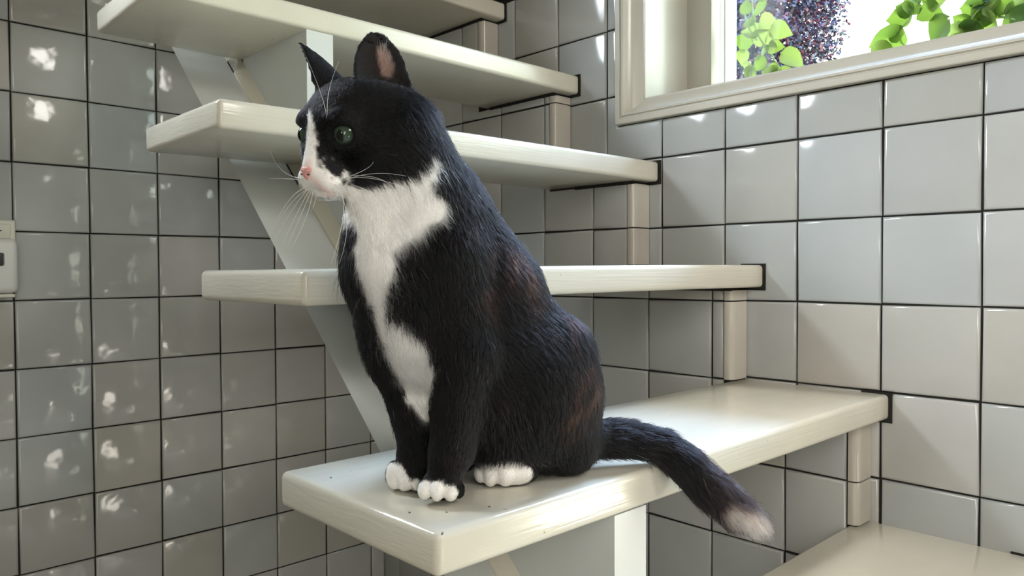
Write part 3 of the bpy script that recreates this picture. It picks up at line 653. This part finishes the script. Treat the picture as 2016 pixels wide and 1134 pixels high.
def coat(p):
    """colour of the coat at a place; also the distance into the white"""
    n = len(p); c = np.tile([.0028, .0027, .0034], (n, 1))
    nz = vnoise(p, .9, 5)[:, 0]
    red = np.clip(1 - (d_set(p, 'red') + .6) / 1.6, 0, 1) * np.clip(.22 + .35 * nz, 0, 1)
    red = np.maximum(red, np.clip(nz - .75, 0, 1) * .2 * (p[:, 2] < 26))
    c = c + red[:, None] * (np.array([.034, .015, .011]) - c)
    t = np.clip((p[:, 0] - 18.0) / 6.0, 0, 1) * (p[:, 2] < 4)          # the tail turns brown towards its tip
    c = c + (t * .6)[:, None] * (np.array([.040, .026, .026]) - c)
    tt = np.clip(.5 - d_set(p, 'tailtip') / 1.2, 0, 1); c = c + tt[:, None] * (np.array([.50, .42, .38]) - c)
    dw = d_set(p, 'white') + .16 * vnoise(p, 2.2, 9)[:, 0]
    w = np.clip(.5 - dw / .22, 0, 1)
    c = c + w[:, None] * (np.array([.90, .875, .84]) - c)
    pk = np.clip(.5 - d_set(p, 'pink') / .5, 0, 1) * .55; c = c + pk[:, None] * (np.array([.80, .52, .47]) - c)
    b = np.clip(.5 - (d_set(p, 'black') + .10 * vnoise(p, 5, 3)[:, 1]) / .16, 0, 1); c = c + b[:, None] * (np.array([.012, .011, .013]) - c)
    for q in PRIMS:                                                   # bare skin inside the ear cups
        if q['t'] != 'ear': continue
        x, y, z, w_, zs, H = ear_local(p, q)
        m = np.clip((z - zs) / .12, 0, 1) * (np.abs(x) < w_ * .86) * (y > -.3) * (y < H * .93) * (z - zs < .6) * (np.linalg.norm(p - np.array(q['p1']), axis=1) < 8)
        m = m * np.clip(1.15 - np.abs(x) / np.maximum(w_, .1), 0, 1)
        c = c + (m * .8)[:, None] * (np.array([.012, .007, .007]) - c)
    iv = np.clip(.5 - d_set(p, 'inner') / .4, 0, 1) * .75; c = c + iv[:, None] * (np.array([.34, .23, .20]) - c)
    return c, dw

M_COAT, nt, b = mat('coat_skin')
at_ = N(nt, 'ShaderNodeAttribute', attribute_name='coat'); nt.links.new(at_.outputs['Color'], b.inputs['Base Color'])
b.inputs['Roughness'].default_value = .75; b.inputs['Specular IOR Level'].default_value = .25
M_FUR, nt, b = mat('fur'); nt.nodes.remove(b)
at_ = N(nt, 'ShaderNodeAttribute', attribute_name='coat')
hb = N(nt, 'ShaderNodeBsdfHairPrincipled', model='CHIANG', parametrization='COLOR')
hb.inputs['IOR'].default_value = 1.34; hb.inputs['Roughness'].default_value = .30; hb.inputs['Radial Roughness'].default_value = .55
nt.links.new(at_.outputs['Color'], hb.inputs['Color']); nt.links.new(hb.outputs[0], nt.nodes['Material Output'].inputs[0])

def build_cat():
    root = empty('cat', W(*CAT_AT), CAT_TURN)
    tag(root, 'black and white cat sitting on a stair tread, head turned aside', 'cat')
    H = .22
    lo, g = cat_grid(PRIMS, (-21, -11, -9.5), (29, 14, 43), H)
    V, F = surface_nets(lo, g, H)
    # a little smoothing of the marching steps, none on toes and ears
    nb = np.zeros_like(V); ct = np.zeros(len(V))
    for _ in range(2):
        nb[:] = 0; ct[:] = 0
        for k in range(4):
            for kk in ((k + 1) % 4, (k + 3) % 4):
                np.add.at(nb, F[:, k], V[F[:, kk]]); np.add.at(ct, F[:, k], 1)
        V = V + (.35 * (nb / ct[:, None] - V)) * (V[:, 2:3] > 2.2)
    Nn = vnormals(V, F)
    col, _ = coat(V)
    me = bpy.data.meshes.new('body')
    me.from_pydata((V * .01).tolist(), [], F.tolist()); me.update()
    me.polygons.foreach_set('use_smooth', np.ones(len(F), bool))
    a = me.attributes.new('coat', 'FLOAT_COLOR', 'POINT')
    a.data.foreach_set('color', np.concatenate([col, np.ones((len(col), 1))], 1).astype(np.float32).ravel())
    link('body', me, M_COAT, root)

    # ---- fur: strands rooted all over the body
    solid = [q for q in PRIMS if not q.get('cut')]
    Dm = np.stack([DF[q['t']](V, q) for q in solid], 1)
    w = np.exp(-(Dm - Dm.min(1, keepdims=True)) / .45); w /= w.sum(1, keepdims=True)
    Lv = w @ np.array([q['L'] for q in solid]); Fv = w @ np.array([q['flow'] for q in solid])
    headw = w @ np.array([1.0 if q['tag'] in ('head', 'cheek', 'bridge', 'muzzle', 'pad', 'chin', 'brow', 'jaw') else 0 for q in solid])
    nose = np.array(FEAT['nose'])
    rad = V - nose; rad = rad / np.maximum(np.linalg.norm(rad, axis=1, keepdims=True), 1e-6) + np.array([0, 0, -.25])
    Fv = Fv * (1 - headw[:, None]) + rad * headw[:, None]
    di = d_set(V, 'inner'); Lv = np.maximum(Lv, .95 * np.clip(.6 - di / .8, 0, 1) * (di < .5))
    # shorter fur round the eyes and on the nose
    for e in FEAT['eyes']:
        de = np.linalg.norm(V - np.array(e), axis=1); Lv = np.minimum(Lv, np.clip(.12 + (de - 1.0) * .35, .10, 9))
    dn = np.linalg.norm(V - nose, axis=1); Lv = np.minimum(Lv, np.clip(.10 + (dn - .5) * .14, .06, 9))
    T3 = np.concatenate([F[:, [0, 1, 2]], F[:, [0, 2, 3]]])
    ar = .5 * np.linalg.norm(np.cross(V[T3[:, 1]] - V[T3[:, 0]], V[T3[:, 2]] - V[T3[:, 0]]), axis=1)
    den = np.clip(170 / Lv[T3].mean(1), 110, 560)
    # nothing on the eyeball sockets or the nose leather
    for e in FEAT['eyes']: den[np.linalg.norm(V[T3].mean(1) - (np.array(e) + HM[0] * .35), axis=1) < .80] = 0
    den[np.linalg.norm(V[T3].mean(1) - nose, axis=1) < .50] = 0
    cum = np.cumsum(ar * den); n = int(cum[-1]); r = np.random.default_rng(11)
    ti = np.searchsorted(cum, r.uniform(0, cum[-1], n))
    uu = np.sqrt(r.uniform(size=n)); vv = r.uniform(size=n)
    bc = np.stack([1 - uu, uu * (1 - vv), uu * vv], 1)
    def ip(A): return (A[T3[ti]] * bc.reshape(n, 3, *([1] * (A.ndim - 1)))).sum(1)
    P = ip(V); Nr = ip(Nn); Nr /= np.linalg.norm(Nr, axis=1, keepdims=True); L = ip(Lv); Fl = ip(Fv)
    Fl = Fl + (.20 + .35 * np.clip(L - 1.2, 0, .5) * 2)[:, None] * vnoise(P, .9, 21) + (.20 + .25 * np.clip(L - 1.2, 0, .5) * 2)[:, None] * vnoise(P, 3.5, 22) + r.normal(size=(n, 3)) * .12
    T = Fl - Nr * (Fl * Nr).sum(1, keepdims=True); T /= np.maximum(np.linalg.norm(T, axis=1, keepdims=True), 1e-6)
    lift = np.clip(r.normal(.36, .14, n), .08, .8) * np.where(L > 1.7, 1.15, 1)
    L = L * np.clip(r.normal(.9, .22, n), .35, 1.6)
    L = np.where(r.uniform(size=n) < .025, L * 1.45, L)
    c, dw = coat(P + r.normal(size=(n, 3)) * .05)
    stray = r.uniform(size=n) < np.where(dw > 0, .20 * np.exp(-np.maximum(dw, 0) / .45) + .0015, 0) * (L > .9)
    c[stray] = (.60, .58, .56)
    c *= r.uniform(.72, 1.25, (n, 1)); c = np.clip(c, 0, .93)
    S4 = np.array([0, .34, .68, 1.0])
    pts = P[:, None] + L[:, None, None] * (S4[None, :, None] * T[:, None] * np.sqrt(1 - .5 * lift ** 2)[:, None, None]
          + (S4 - .62 * S4 ** 2)[None, :, None] * (lift * 1.25)[:, None, None] * Nr[:, None]
          + (S4 ** 2)[None, :, None] * np.array([0, 0, -.10])) - .04 * Nr[:, None]
    pts[..., 2] = np.where(P[:, None, 0] < 13, np.maximum(pts[..., 2], .03), pts[..., 2])
    hc = bpy.data.hair_curves.new('fur'); hc.add_curves([4] * n)
    hc.attributes['position'].data.foreach_set('vector', (pts * .01).astype(np.float32).ravel())
    rr = np.array([1, .85, .55, .08])[None] * (np.clip(.017 * np.sqrt(np.clip(L, .2, 1.6)), .009, .022)[:, None]) * .01
    ra = hc.attributes.get('radius') or hc.attributes.new('radius', 'FLOAT', 'POINT')
    ra.data.foreach_set('value', rr.astype(np.float32).ravel())
    ca = hc.attributes.new('coat', 'FLOAT_COLOR', 'CURVE')
    ca.data.foreach_set('color', np.concatenate([c, np.ones((n, 1))], 1).astype(np.float32).ravel())
    hc.materials.append(M_FUR)
    fur = bpy.data.objects.new('fur', hc); COL.objects.link(fur); fur.parent = root; fur['kind'] = 'stuff'
    print('cat verts', len(V), 'strands', n)

    # ---- eyes
    m, nt, b = mat('cat_eye')
    tc = N(nt, 'ShaderNodeTexCoord'); sx = N(nt, 'ShaderNodeSeparateXYZ'); nt.links.new(tc.outputs['Object'], sx.inputs[0])
    def math_(op, a_, b_=None):
        k = N(nt, 'ShaderNodeMath', operation=op)
        for i_, v_ in enumerate((a_, b_)):
            if v_ is None: continue
            if isinstance(v_, (int, float)): k.inputs[i_].default_value = v_
            else: nt.links.new(v_, k.inputs[i_])
        return k.outputs[0]
    X2 = math_('POWER', sx.outputs['X'], 2); Y2 = math_('POWER', sx.outputs['Y'], 2)
    iris = math_('SQRT', math_('ADD', X2, Y2))                       # metres from the gaze axis
    pup = math_('SQRT', math_('ADD', math_('MULTIPLY', X2, 2.6), Y2))
    r1 = ramp(nt, [(.0, (.016, .030, .018)), (.45, (.042, .070, .045)), (.80, (.026, .046, .030)), (.90, (.008, .008, .007)), (1, (.004, .004, .004))])
    nt.links.new(math_('DIVIDE', iris, .0098), r1.inputs[0])
    r2 = ramp(nt, [(0, (0, 0, 0)), (.46, (0, 0, 0)), (.52, (1, 1, 1))]); nt.links.new(math_('DIVIDE', pup, .0095), r2.inputs[0])
    mx = N(nt, 'ShaderNodeMixRGB', blend_type='MULTIPLY'); mx.inputs[0].default_value = 1
    nt.links.new(r1.outputs[0], mx.inputs[1]); nt.links.new(r2.outputs[0], mx.inputs[2]); nt.links.new(mx.outputs[0], b.inputs['Base Color'])
    b.inputs['Roughness'].default_value = .03; b.inputs['Specular IOR Level'].default_value = .35; b.inputs['Coat Weight'].default_value = .3; b.inputs['Coat Roughness'].default_value = .01
    for s_, e in zip((1, -1), FEAT['eyes']):
        bm = bmesh.new(); bmesh.ops.create_uvsphere(bm, u_segments=32, v_segments=20, radius=.0098)
        for v in bm.verts:                                          # the cornea bulges forward
            q = math.hypot(v.co.x, v.co.y)
            if v.co.z > 0 and q < .0075: v.co.z += .0011 * (1 - (q / .0075) ** 2)
        gaze = Vector(HM[0]) * .93 + Vector(HM[1]) * .36 * s_ + Vector(HM[2]) * .06
        o = link('eye', fin(bm, 'eye', True), m, root)
        zc = gaze.normalized(); xc = Vector(HM[2]).cross(zc).normalized(); yc = zc.cross(xc)
        mw = Matrix((xc, yc, zc)).transposed().to_4x4()
        mw.translation = (Vector(e) - zc * .22) * .01
        o.matrix_basis = mw
    # ---- nose leather
    mn = plain('nose_leather', (.74, .36, .33), .45, .4, noise=.15, nscale=500, bump=.2)
    bm = bmesh.new(); bmesh.ops.create_uvsphere(bm, u_segments=28, v_segments=18, radius=1)
    for v in bm.verts:
        x, y, z = v.co
        # local: x forward, y left, z up ; wide on top, tapering to the philtrum
        wdt = .72 * (.62 + .42 * max(-1, min(1, z * 1.3)))
        yy = y * wdt; zz = z * .54 - .0; xx = x * .34
        for sgn in (1, -1):                                          # nostrils: commas cut into the sides
            dd = ((yy - sgn * .40) / .15) ** 2 + ((zz + .02 + (abs(yy) - .40) * .6) / .10) ** 2
            if x > 0: xx -= .26 * math.exp(-dd)
        if x > 0: xx -= .06 * math.exp(-(yy / .035) ** 2) * (z < .2)
        v.co = Vector(HM[0]) * xx + Vector(HM[1]) * yy + Vector(HM[2]) * zz
        v.co *= HS * .01
    o = link('nose', fin(bm, 'nose', True), mn, root)
    nc = np.array(FEAT['nose']) - HM[0] * .20
    o.location = Vector(nc) * .01
    mh = plain('nostril_shade', (.12, .03, .03), .5, .3)  # dark blobs stand in for the shade inside the nostrils
    for s_ in (1, -1):
        bm = bmesh.new(); bmesh.ops.create_uvsphere(bm, u_segments=14, v_segments=10, radius=1)
        for v in bm.verts:
            x, y, z = v.co
            v.co = (Vector(HM[0]) * (x * .10) + Vector(HM[1]) * (y * .15) + Vector(HM[2]) * (z * .055 + abs(y + s_ * .3) * .05)) * HS * .01
        o = link('nostril', fin(bm, 'nostril', True), mh, root)
        o.location = Vector(nc + HS * (HM[0] * .20 + HM[1] * .34 * s_ + HM[2] * -.06)) * .01
    # ---- whiskers
    mw_ = plain('whisker', (.82, .82, .80), .3, .5)
    for ctl in FEAT['whiskers']:
        a_, b_, c_ = [np.array(q) for q in ctl]; v = []; f = []; K_ = 10; M_ = 5
        cen = [((1 - t) ** 2 * a_ + 2 * t * (1 - t) * (2 * b_ - .5 * a_ - .5 * c_) + t * t * c_) for t in np.linspace(0, 1, K_)]
        for i in range(K_):
            tdir = _n(cen[min(i + 1, K_ - 1)] - cen[max(i - 1, 0)]); u_ = _n(np.cross(tdir, (0.3, .2, 1))); w_ = np.cross(tdir, u_)
            rr_ = .024 * (1 - .8 * i / (K_ - 1))
            for j in range(M_):
                an = j / M_ * 2 * PI; v.append((cen[i] + rr_ * (math.cos(an) * u_ + math.sin(an) * w_)) * .01)
        for i in range(K_ - 1):
            for j in range(M_): f.append((i * M_ + j, i * M_ + (j + 1) % M_, (i + 1) * M_ + (j + 1) % M_, (i + 1) * M_ + j))
        f.append(tuple(range(M_))[::-1]); f.append(tuple(range((K_ - 1) * M_, K_ * M_)))
        link('whisker', mesh_from('whisker', v, f, True), mw_, root)
    return root
cat = build_cat()
VINES = {'a': {'stem': [[[3.1, -6.16, 5.09], [3.19, -6.15, 4.59], [3.02, -6.3, 4.21], [3.07, -6.44, 3.87], [3.2, -6.53, 3.71], [3.05, -6.7, 3.51], [3.05, -6.72, 3.23]], [[3.1, -6.2, 5.07], [3.19, -6.0, 4.63], [3.02, -6.16, 4.29], [3.07, -6.3, 4.01]]], 'leaf': [[3.1, -6.3, 4.51, 0.365, 200, 0.35, 0.4], [3.1, -6.15, 4.2, 0.386, 170, 0.75, 0.4], [3.1, -6.51, 4.26, 0.378, 330, 0.9, 0.4], [3.1, -6.05, 4.0, 0.353, 260, 0.3, 0.4], [3.1, -6.74, 4.07, 0.391, 320, 1, 0.4], [3.1, -6.38, 4.08, 0.347, 20, 0.8, 0.4], [3.1, -6.56, 3.94, 0.326, 300, 0.7, 0.4], [3.1, -6.36, 3.76, 0.347, 180, 0.55, 0.4], [3.1, -6.14, 4.4, 0.299, 120, 0.6, 0.4], [3.1, -6.95, 3.57, 0.437, 345, 1, 0.4], [3.1, -6.65, 3.83, 0.307, 350, 0.85, 0.4], [3.1, -6.32, 3.59, 0.313, 210, 0.6, 0.4], [3.1, -6.49, 3.46, 0.345, 160, 0.95, 0.4], [3.1, -6.09, 3.53, 0.353, 200, 1, 0.4], [3.1, -6.07, 4.66, 0.264, 90, 0.4, 0.4], [3.1, -6.02, 3.76, 0.301, 250, 0.7, 0.4], [3.1, -6.79, 3.4, 0.322, 20, 0.95, 0.4], [3.1, -6.42, 4.84, 0.38, 80, 0.5, 0.4], [3.1, -6.19, 3.43, 0.351, 260, 0.95, 0.4], [3.1, -6.58, 3.35, 0.36, 280, 0.7, 0.4]]}, 'b': {'stem': [[[3.3, -8.88, 4.31], [3.39, -8.76, 4.06], [3.22, -8.67, 3.8], [3.27, -8.54, 3.69], [3.4, -8.51, 3.57], [3.25, -8.68, 3.41]]], 'leaf': [[3.3, -8.31, 3.59, 0.486, 200, 0.5, 0.4], [3.3, -8.49, 3.91, 0.341, 180, 0.3, 0.4], [3.3, -8.57, 4.03, 0.262, 150, 0.2, 0.4], [3.3, -9.05, 3.53, 0.478, 215, 0.25, 0.4], [3.3, -8.97, 3.88, 0.345, 330, 0.45, 0.4], [3.3, -8.71, 4.08, 0.305, 60, 0.35, 0.4], [3.3, -8.22, 3.47, 0.315, 240, 0.7, 0.4], [3.3, -8.44, 3.69, 0.28, 160, 0.6, 0.4], [3.3, -8.81, 4.27, 0.349, 100, 0.4, 0.4], [3.3, -9.08, 4.03, 0.298, 20, 0.8, 0.4]]}, 'c': {'stem': [[[3.5, -9.75, 4.12], [3.59, -9.62, 3.96], [3.42, -9.56, 3.81], [3.47, -9.42, 3.65], [3.6, -9.19, 3.61], [3.45, -9.16, 3.45]], [[3.5, -9.54, 3.83], [3.59, -9.72, 3.72], [3.42, -9.98, 3.56], [3.47, -10.12, 3.46]]], 'leaf': [[3.5, -9.37, 3.52, 0.326, 220, 0.6, 0.4], [3.5, -9.21, 3.54, 0.315, 200, 0.9, 0.4], [3.5, -9.53, 3.7, 0.352, 200, 0.15, 0.4], [3.5, -9.63, 3.85, 0.32, 40, 0.3, 0.4], [3.5, -9.75, 3.75, 0.303, 330, 0.7, 0.4], [3.5, -9.96, 3.57, 0.57, 210, 0.05, 0.4], [3.5, -9.68, 3.58, 0.319, 300, 0.95, 0.4], [3.5, -10.04, 3.75, 0.326, 60, 0.75, 0.4], [3.5, -9.84, 3.85, 0.287, 100, 0.5, 0.4], [3.5, -9.52, 3.94, 0.323, 150, 0.1, 0.4], [3.5, -9.39, 3.88, 0.296, 170, 0.35, 0.4], [3.5, -9.44, 3.56, 0.28, 250, 0.85, 0.4], [3.5, -10.17, 3.59, 0.421, 20, 0.4, 0.4], [3.5, -9.29, 3.73, 0.253, 140, 0.6, 0.4], [3.5, -9.74, 4.05, 0.347, 80, 0.4, 0.4], [3.5, -9.52, 3.51, 0.264, 280, 0.5, 0.4], [3.5, -9.26, 3.4, 0.254, 250, 0.7, 0.4]]}}

# ---------------------------------------------------------------- wall box on the end wall
box = empty('wall_box', W(-7.03, 0, .42)); tag(box, 'white plastic box with a dark button on a plate on the end wall', 'wall box')
M_PLAST = plain('white_plastic', (.66, .65, .62), .32, .5); M_PLATE = plain('ivory_plastic', (.66, .64, .55), .3, .5)
M_DARKP = plain('dark_plastic', (.03, .03, .035), .3, .5)
def wbx(name, x0, x1, z0, z1, y0, y1, m, bev, parent=box):
    bm = bmesh.new(); bm_box(bm, W(x0, y0, z0) - box.location, W(x1, y1, z1) - box.location, bev * S, 3)
    return link(name, shade_auto(fin(bm, name), 40), m, parent)
wbx('plate', -7.44, -6.625, .02, .835, -.075, 0, M_PLATE, .03)
wbx('plate_rim', -7.38, -6.69, .56, .775, -.10, -.06, M_PLATE, .02)
wbx('slot', -7.2, -6.80, .665, .685, -.106, -.09, M_DARKP, 0)
body_ = wbx('casing', -7.40, -6.66, -.21, .56, -.42, -.07, M_PLAST, .09)
wbx('button', -7.0, -6.83, .17, .36, -.432, -.40, M_DARKP, .03, body_)
wbx('drip_edge', -7.36, -6.70, -.265, -.215, -.38, -.07, M_PLATE, .015)

# ---------------------------------------------------------------- outside the window
def leaf_material(name, c0, c1):
    m, nt, b = mat(name)
    oi = N(nt, 'ShaderNodeObjectInfo'); r = ramp(nt, [(0, c0), (1, c1)])
    nt.links.new(oi.outputs['Random'], r.inputs[0]); nt.links.new(r.outputs[0], b.inputs['Base Color'])
    b.inputs['Roughness'].default_value = .45
    tl = N(nt, 'ShaderNodeBsdfTranslucent'); mx = N(nt, 'ShaderNodeMixShader'); mx.inputs[0].default_value = .7
    mb = N(nt, 'ShaderNodeMixRGB', blend_type='MIX'); mb.inputs[0].default_value = .5; mb.inputs[2].default_value = (.20, .26, .03, 1)
    nt.links.new(r.outputs[0], mb.inputs[1]); nt.links.new(mb.outputs[0], tl.inputs[0])
    nt.links.new(b.outputs[0], mx.inputs[1]); nt.links.new(tl.outputs[0], mx.inputs[2])
    nt.links.new(mx.outputs[0], nt.nodes['Material Output'].inputs[0]); return m
M_LEAVES = [leaf_material('dark_green_leaf', (.025, .06, .018), (.035, .08, .02)), leaf_material('green_leaf', (.08, .15, .025), (.11, .19, .03)),
            leaf_material('pale_leaf', (.19, .25, .06), (.26, .30, .11))]
M_STEM = plain('vine_stem', (.22, .30, .10), .6, .3)
def leaf_mesh(curl):
    prof = [(0, 0), (.06, .30), (.20, .47), (.40, .49), (.60, .38), (.80, .19), (.93, .06), (1.0, 0)]
    v = []; f = []
    for t, w in prof:
        for s_ in (-1, -.5, 0, .5, 1):
            v.append((s_ * w, t - .10 * abs(s_) * (t < .3), .16 * abs(s_) * w * 1.6 - curl * t * t + .03 * math.sin(9 * t + 4 * s_)))
    for i in range(len(prof) - 1):
        for j in range(4): f.append((i * 5 + j, i * 5 + j + 1, i * 5 + 6 + j, i * 5 + 5 + j))
    me = mesh_from('leaf', v, f, True); bm = bmesh.new(); bm.from_mesh(me); bmesh.ops.remove_doubles(bm, verts=bm.verts, dist=1e-4)
    bm.to_mesh(me); bm.free(); return me
LEAF = {(t, c): leaf_mesh(cv) for c, cv in enumerate((.10, .28)) for t in range(3)}
for (t, c), me in LEAF.items(): me.materials.append(M_LEAVES[t])
def tube(pts, rad, M_=6):
    v = []; f = []; K_ = len(pts); cs = [Vector(p) for p in pts]
    for i in range(K_):
        d = (cs[min(i + 1, K_ - 1)] - cs[max(i - 1, 0)]).normalized(); u_ = d.cross(Vector((.9, .3, .1))).normalized(); w_ = d.cross(u_)
        for j in range(M_):
            a = j / M_ * 2 * PI; v.append(cs[i] + rad[i] * (math.cos(a) * u_ + math.sin(a) * w_))
    for i in range(K_ - 1):
        for j in range(M_): f.append((i * M_ + j, i * M_ + (j + 1) % M_, (i + 1) * M_ + (j + 1) % M_, (i + 1) * M_ + j))
    f.append(tuple(range(M_))[::-1]); f.append(tuple(range((K_ - 1) * M_, K_ * M_)))
    return v, f
VL = {'a': 'yellow-green climbing vine outside, hanging beside the left sash of the window', 'b': 'climbing vine outside the window, its big two-tone leaves against white sky', 'c': 'climbing vine outside, crowding the right-hand edge of the window view'}
for key, vd in VINES.items():
    p0 = W(*vd['stem'][0][0]); vr = empty('climbing_vine', p0); tag(vr, VL[key], 'vine', 'vines outside the window')
    for s_i, st in enumerate(vd['stem']):
        pts = [W(*p) for p in st]
        if s_i == 0: pts = [pts[0] + Vector((.0, 0.02, 1.2))] + pts      # it hangs down from above the window
        fine = []
        for a, b in zip(pts, pts[1:]):
            for q in range(4): fine.append(a.lerp(b, q / 4) + Vector((0, 0.002 * math.sin(q), 0)))
        fine.append(pts[-1])
        v, f = tube([p - p0 for p in fine], [.0028 - .0016 * i / len(fine) for i in range(len(fine))])
        link('stem', mesh_from('stem', v, f, True), M_STEM, vr)
    for (x, y, z, s_, ang, tone, tilt) in vd['leaf']:
        t = 0 if tone < .28 else (1 if tone < .66 else 2)
        me = LEAF[(t, random.randrange(2))]
        o = link('leaf', me, None, vr)
        # the blade hangs facing the window, turned about its own midrib at random
        base = Matrix(((0, 0, -1), (-1, 0, 0), (0, 1, 0)))
        a = math.radians(ang - 90)
        rot = base @ Matrix.Rotation(a, 3, 'Z') @ Matrix.Rotation(random.uniform(-.8, .8), 3, 'Y') @ Matrix.Rotation(random.uniform(-.5, .3), 3, 'X')
        k = s_ * S * (.9 if key == 'a' else 1.05)
        mw = (rot @ Matrix.Diagonal((k * .95, k, k))).to_4x4()
        mw.translation = W(x, y, z) - p0 - (rot @ Vector((0, .5, 0))) * k
        o.matrix_basis = mw
# the lawn and the purple-leaved tree beyond
slab('lawn', [((1.4, -60, Z0 - .6), (120, 90, Z0 - .1))], plain('lawn_green', (.10, .17, .05), .9, .2, noise=.4, nscale=3), 'grass outside the window wall', 'lawn')
TC = Vector((44.5, 15.5, 19.5))
tree = empty('tree', W(TC.x, TC.y, Z0 - .1)); tag(tree, 'purple-leaved tree in the garden seen through the window', 'tree')
tb = tree.location
M_BARK = plain('bark', (.16, .13, .14), .9, .2, noise=.4, nscale=9, bump=.6)
tp = [(0, 0, 0), (.3, .1, 7), (-.2, .4, 14), (.4, .2, 21), (.2, .1, 29)]
v, f = tube([Vector(p) * S for p in tp], [.13, .11, .085, .055, .02], 10); link('trunk', mesh_from('trunk', v, f, True), M_BARK, tree)
for k in range(9):
    a = k * 2.4; z = 14 + k * 1.3; L = 5.2 - .2 * k
    pts = [Vector((.1, .2, z)) * S, Vector((math.cos(a) * L * .5, math.sin(a) * L * .5, z + 1.6)) * S, Vector((math.cos(a) * L, math.sin(a) * L, z + 3.4)) * S]
    v, f = tube(pts, [.04, .025, .008], 7); link('branch', mesh_from('branch', v, f, True), M_BARK, tree)
r = np.random.default_rng(3); n = 30000
q = r.normal(size=(n, 3)); q /= np.linalg.norm(q, axis=1, keepdims=True); q *= (r.uniform(.05, 1, n) ** .42)[:, None]
cl = np.round(q * 3.2) / 3.2; q = q * .72 + cl * .28 + r.normal(size=(n, 3)) * .03
q = q * np.array([6.0, 5.6, 8.6]) + np.array([0, 0, TC.z - Z0])
u_ = r.normal(size=(n, 3)); u_ /= np.linalg.norm(u_, axis=1, keepdims=True); w_ = np.cross(u_, r.normal(size=(n, 3))); w_ /= np.linalg.norm(w_, axis=1, keepdims=True)
sz = r.uniform(.11, .24, (n, 1)); nrm = np.cross(u_, w_)
vv = np.stack([q - u_ * sz, q + w_ * sz * .55 + nrm * sz * .12, q + u_ * sz, q - w_ * sz * .55 + nrm * sz * .12], 1).reshape(-1, 3) * S
ff = np.arange(n * 4).reshape(-1, 4)
me = mesh_from('foliage', vv, ff)
mi = r.choice(4, n, p=[.60, .26, .03, .11]); red_side = (q[:, 1] < -1.2) & (q[:, 2] > 22) & (r.uniform(size=n) < .35); mi[red_side] = 2
for nm, c in (('leaf_violet_haze', (.036, .038, .095)), ('leaf_plum_haze', (.046, .036, .095)), ('leaf_crimson', (.10, .018, .04)), ('leaf_grey_green', (.03, .045, .06))):  # blue of the haze is mixed into the violet and plum leaf colours
    mm = plain(nm, c, .35, .5); me.materials.append(mm)
me.polygons.foreach_set('material_index', mi.astype(np.int32))
o = link('foliage', me, None, tree); o['kind'] = 'stuff'
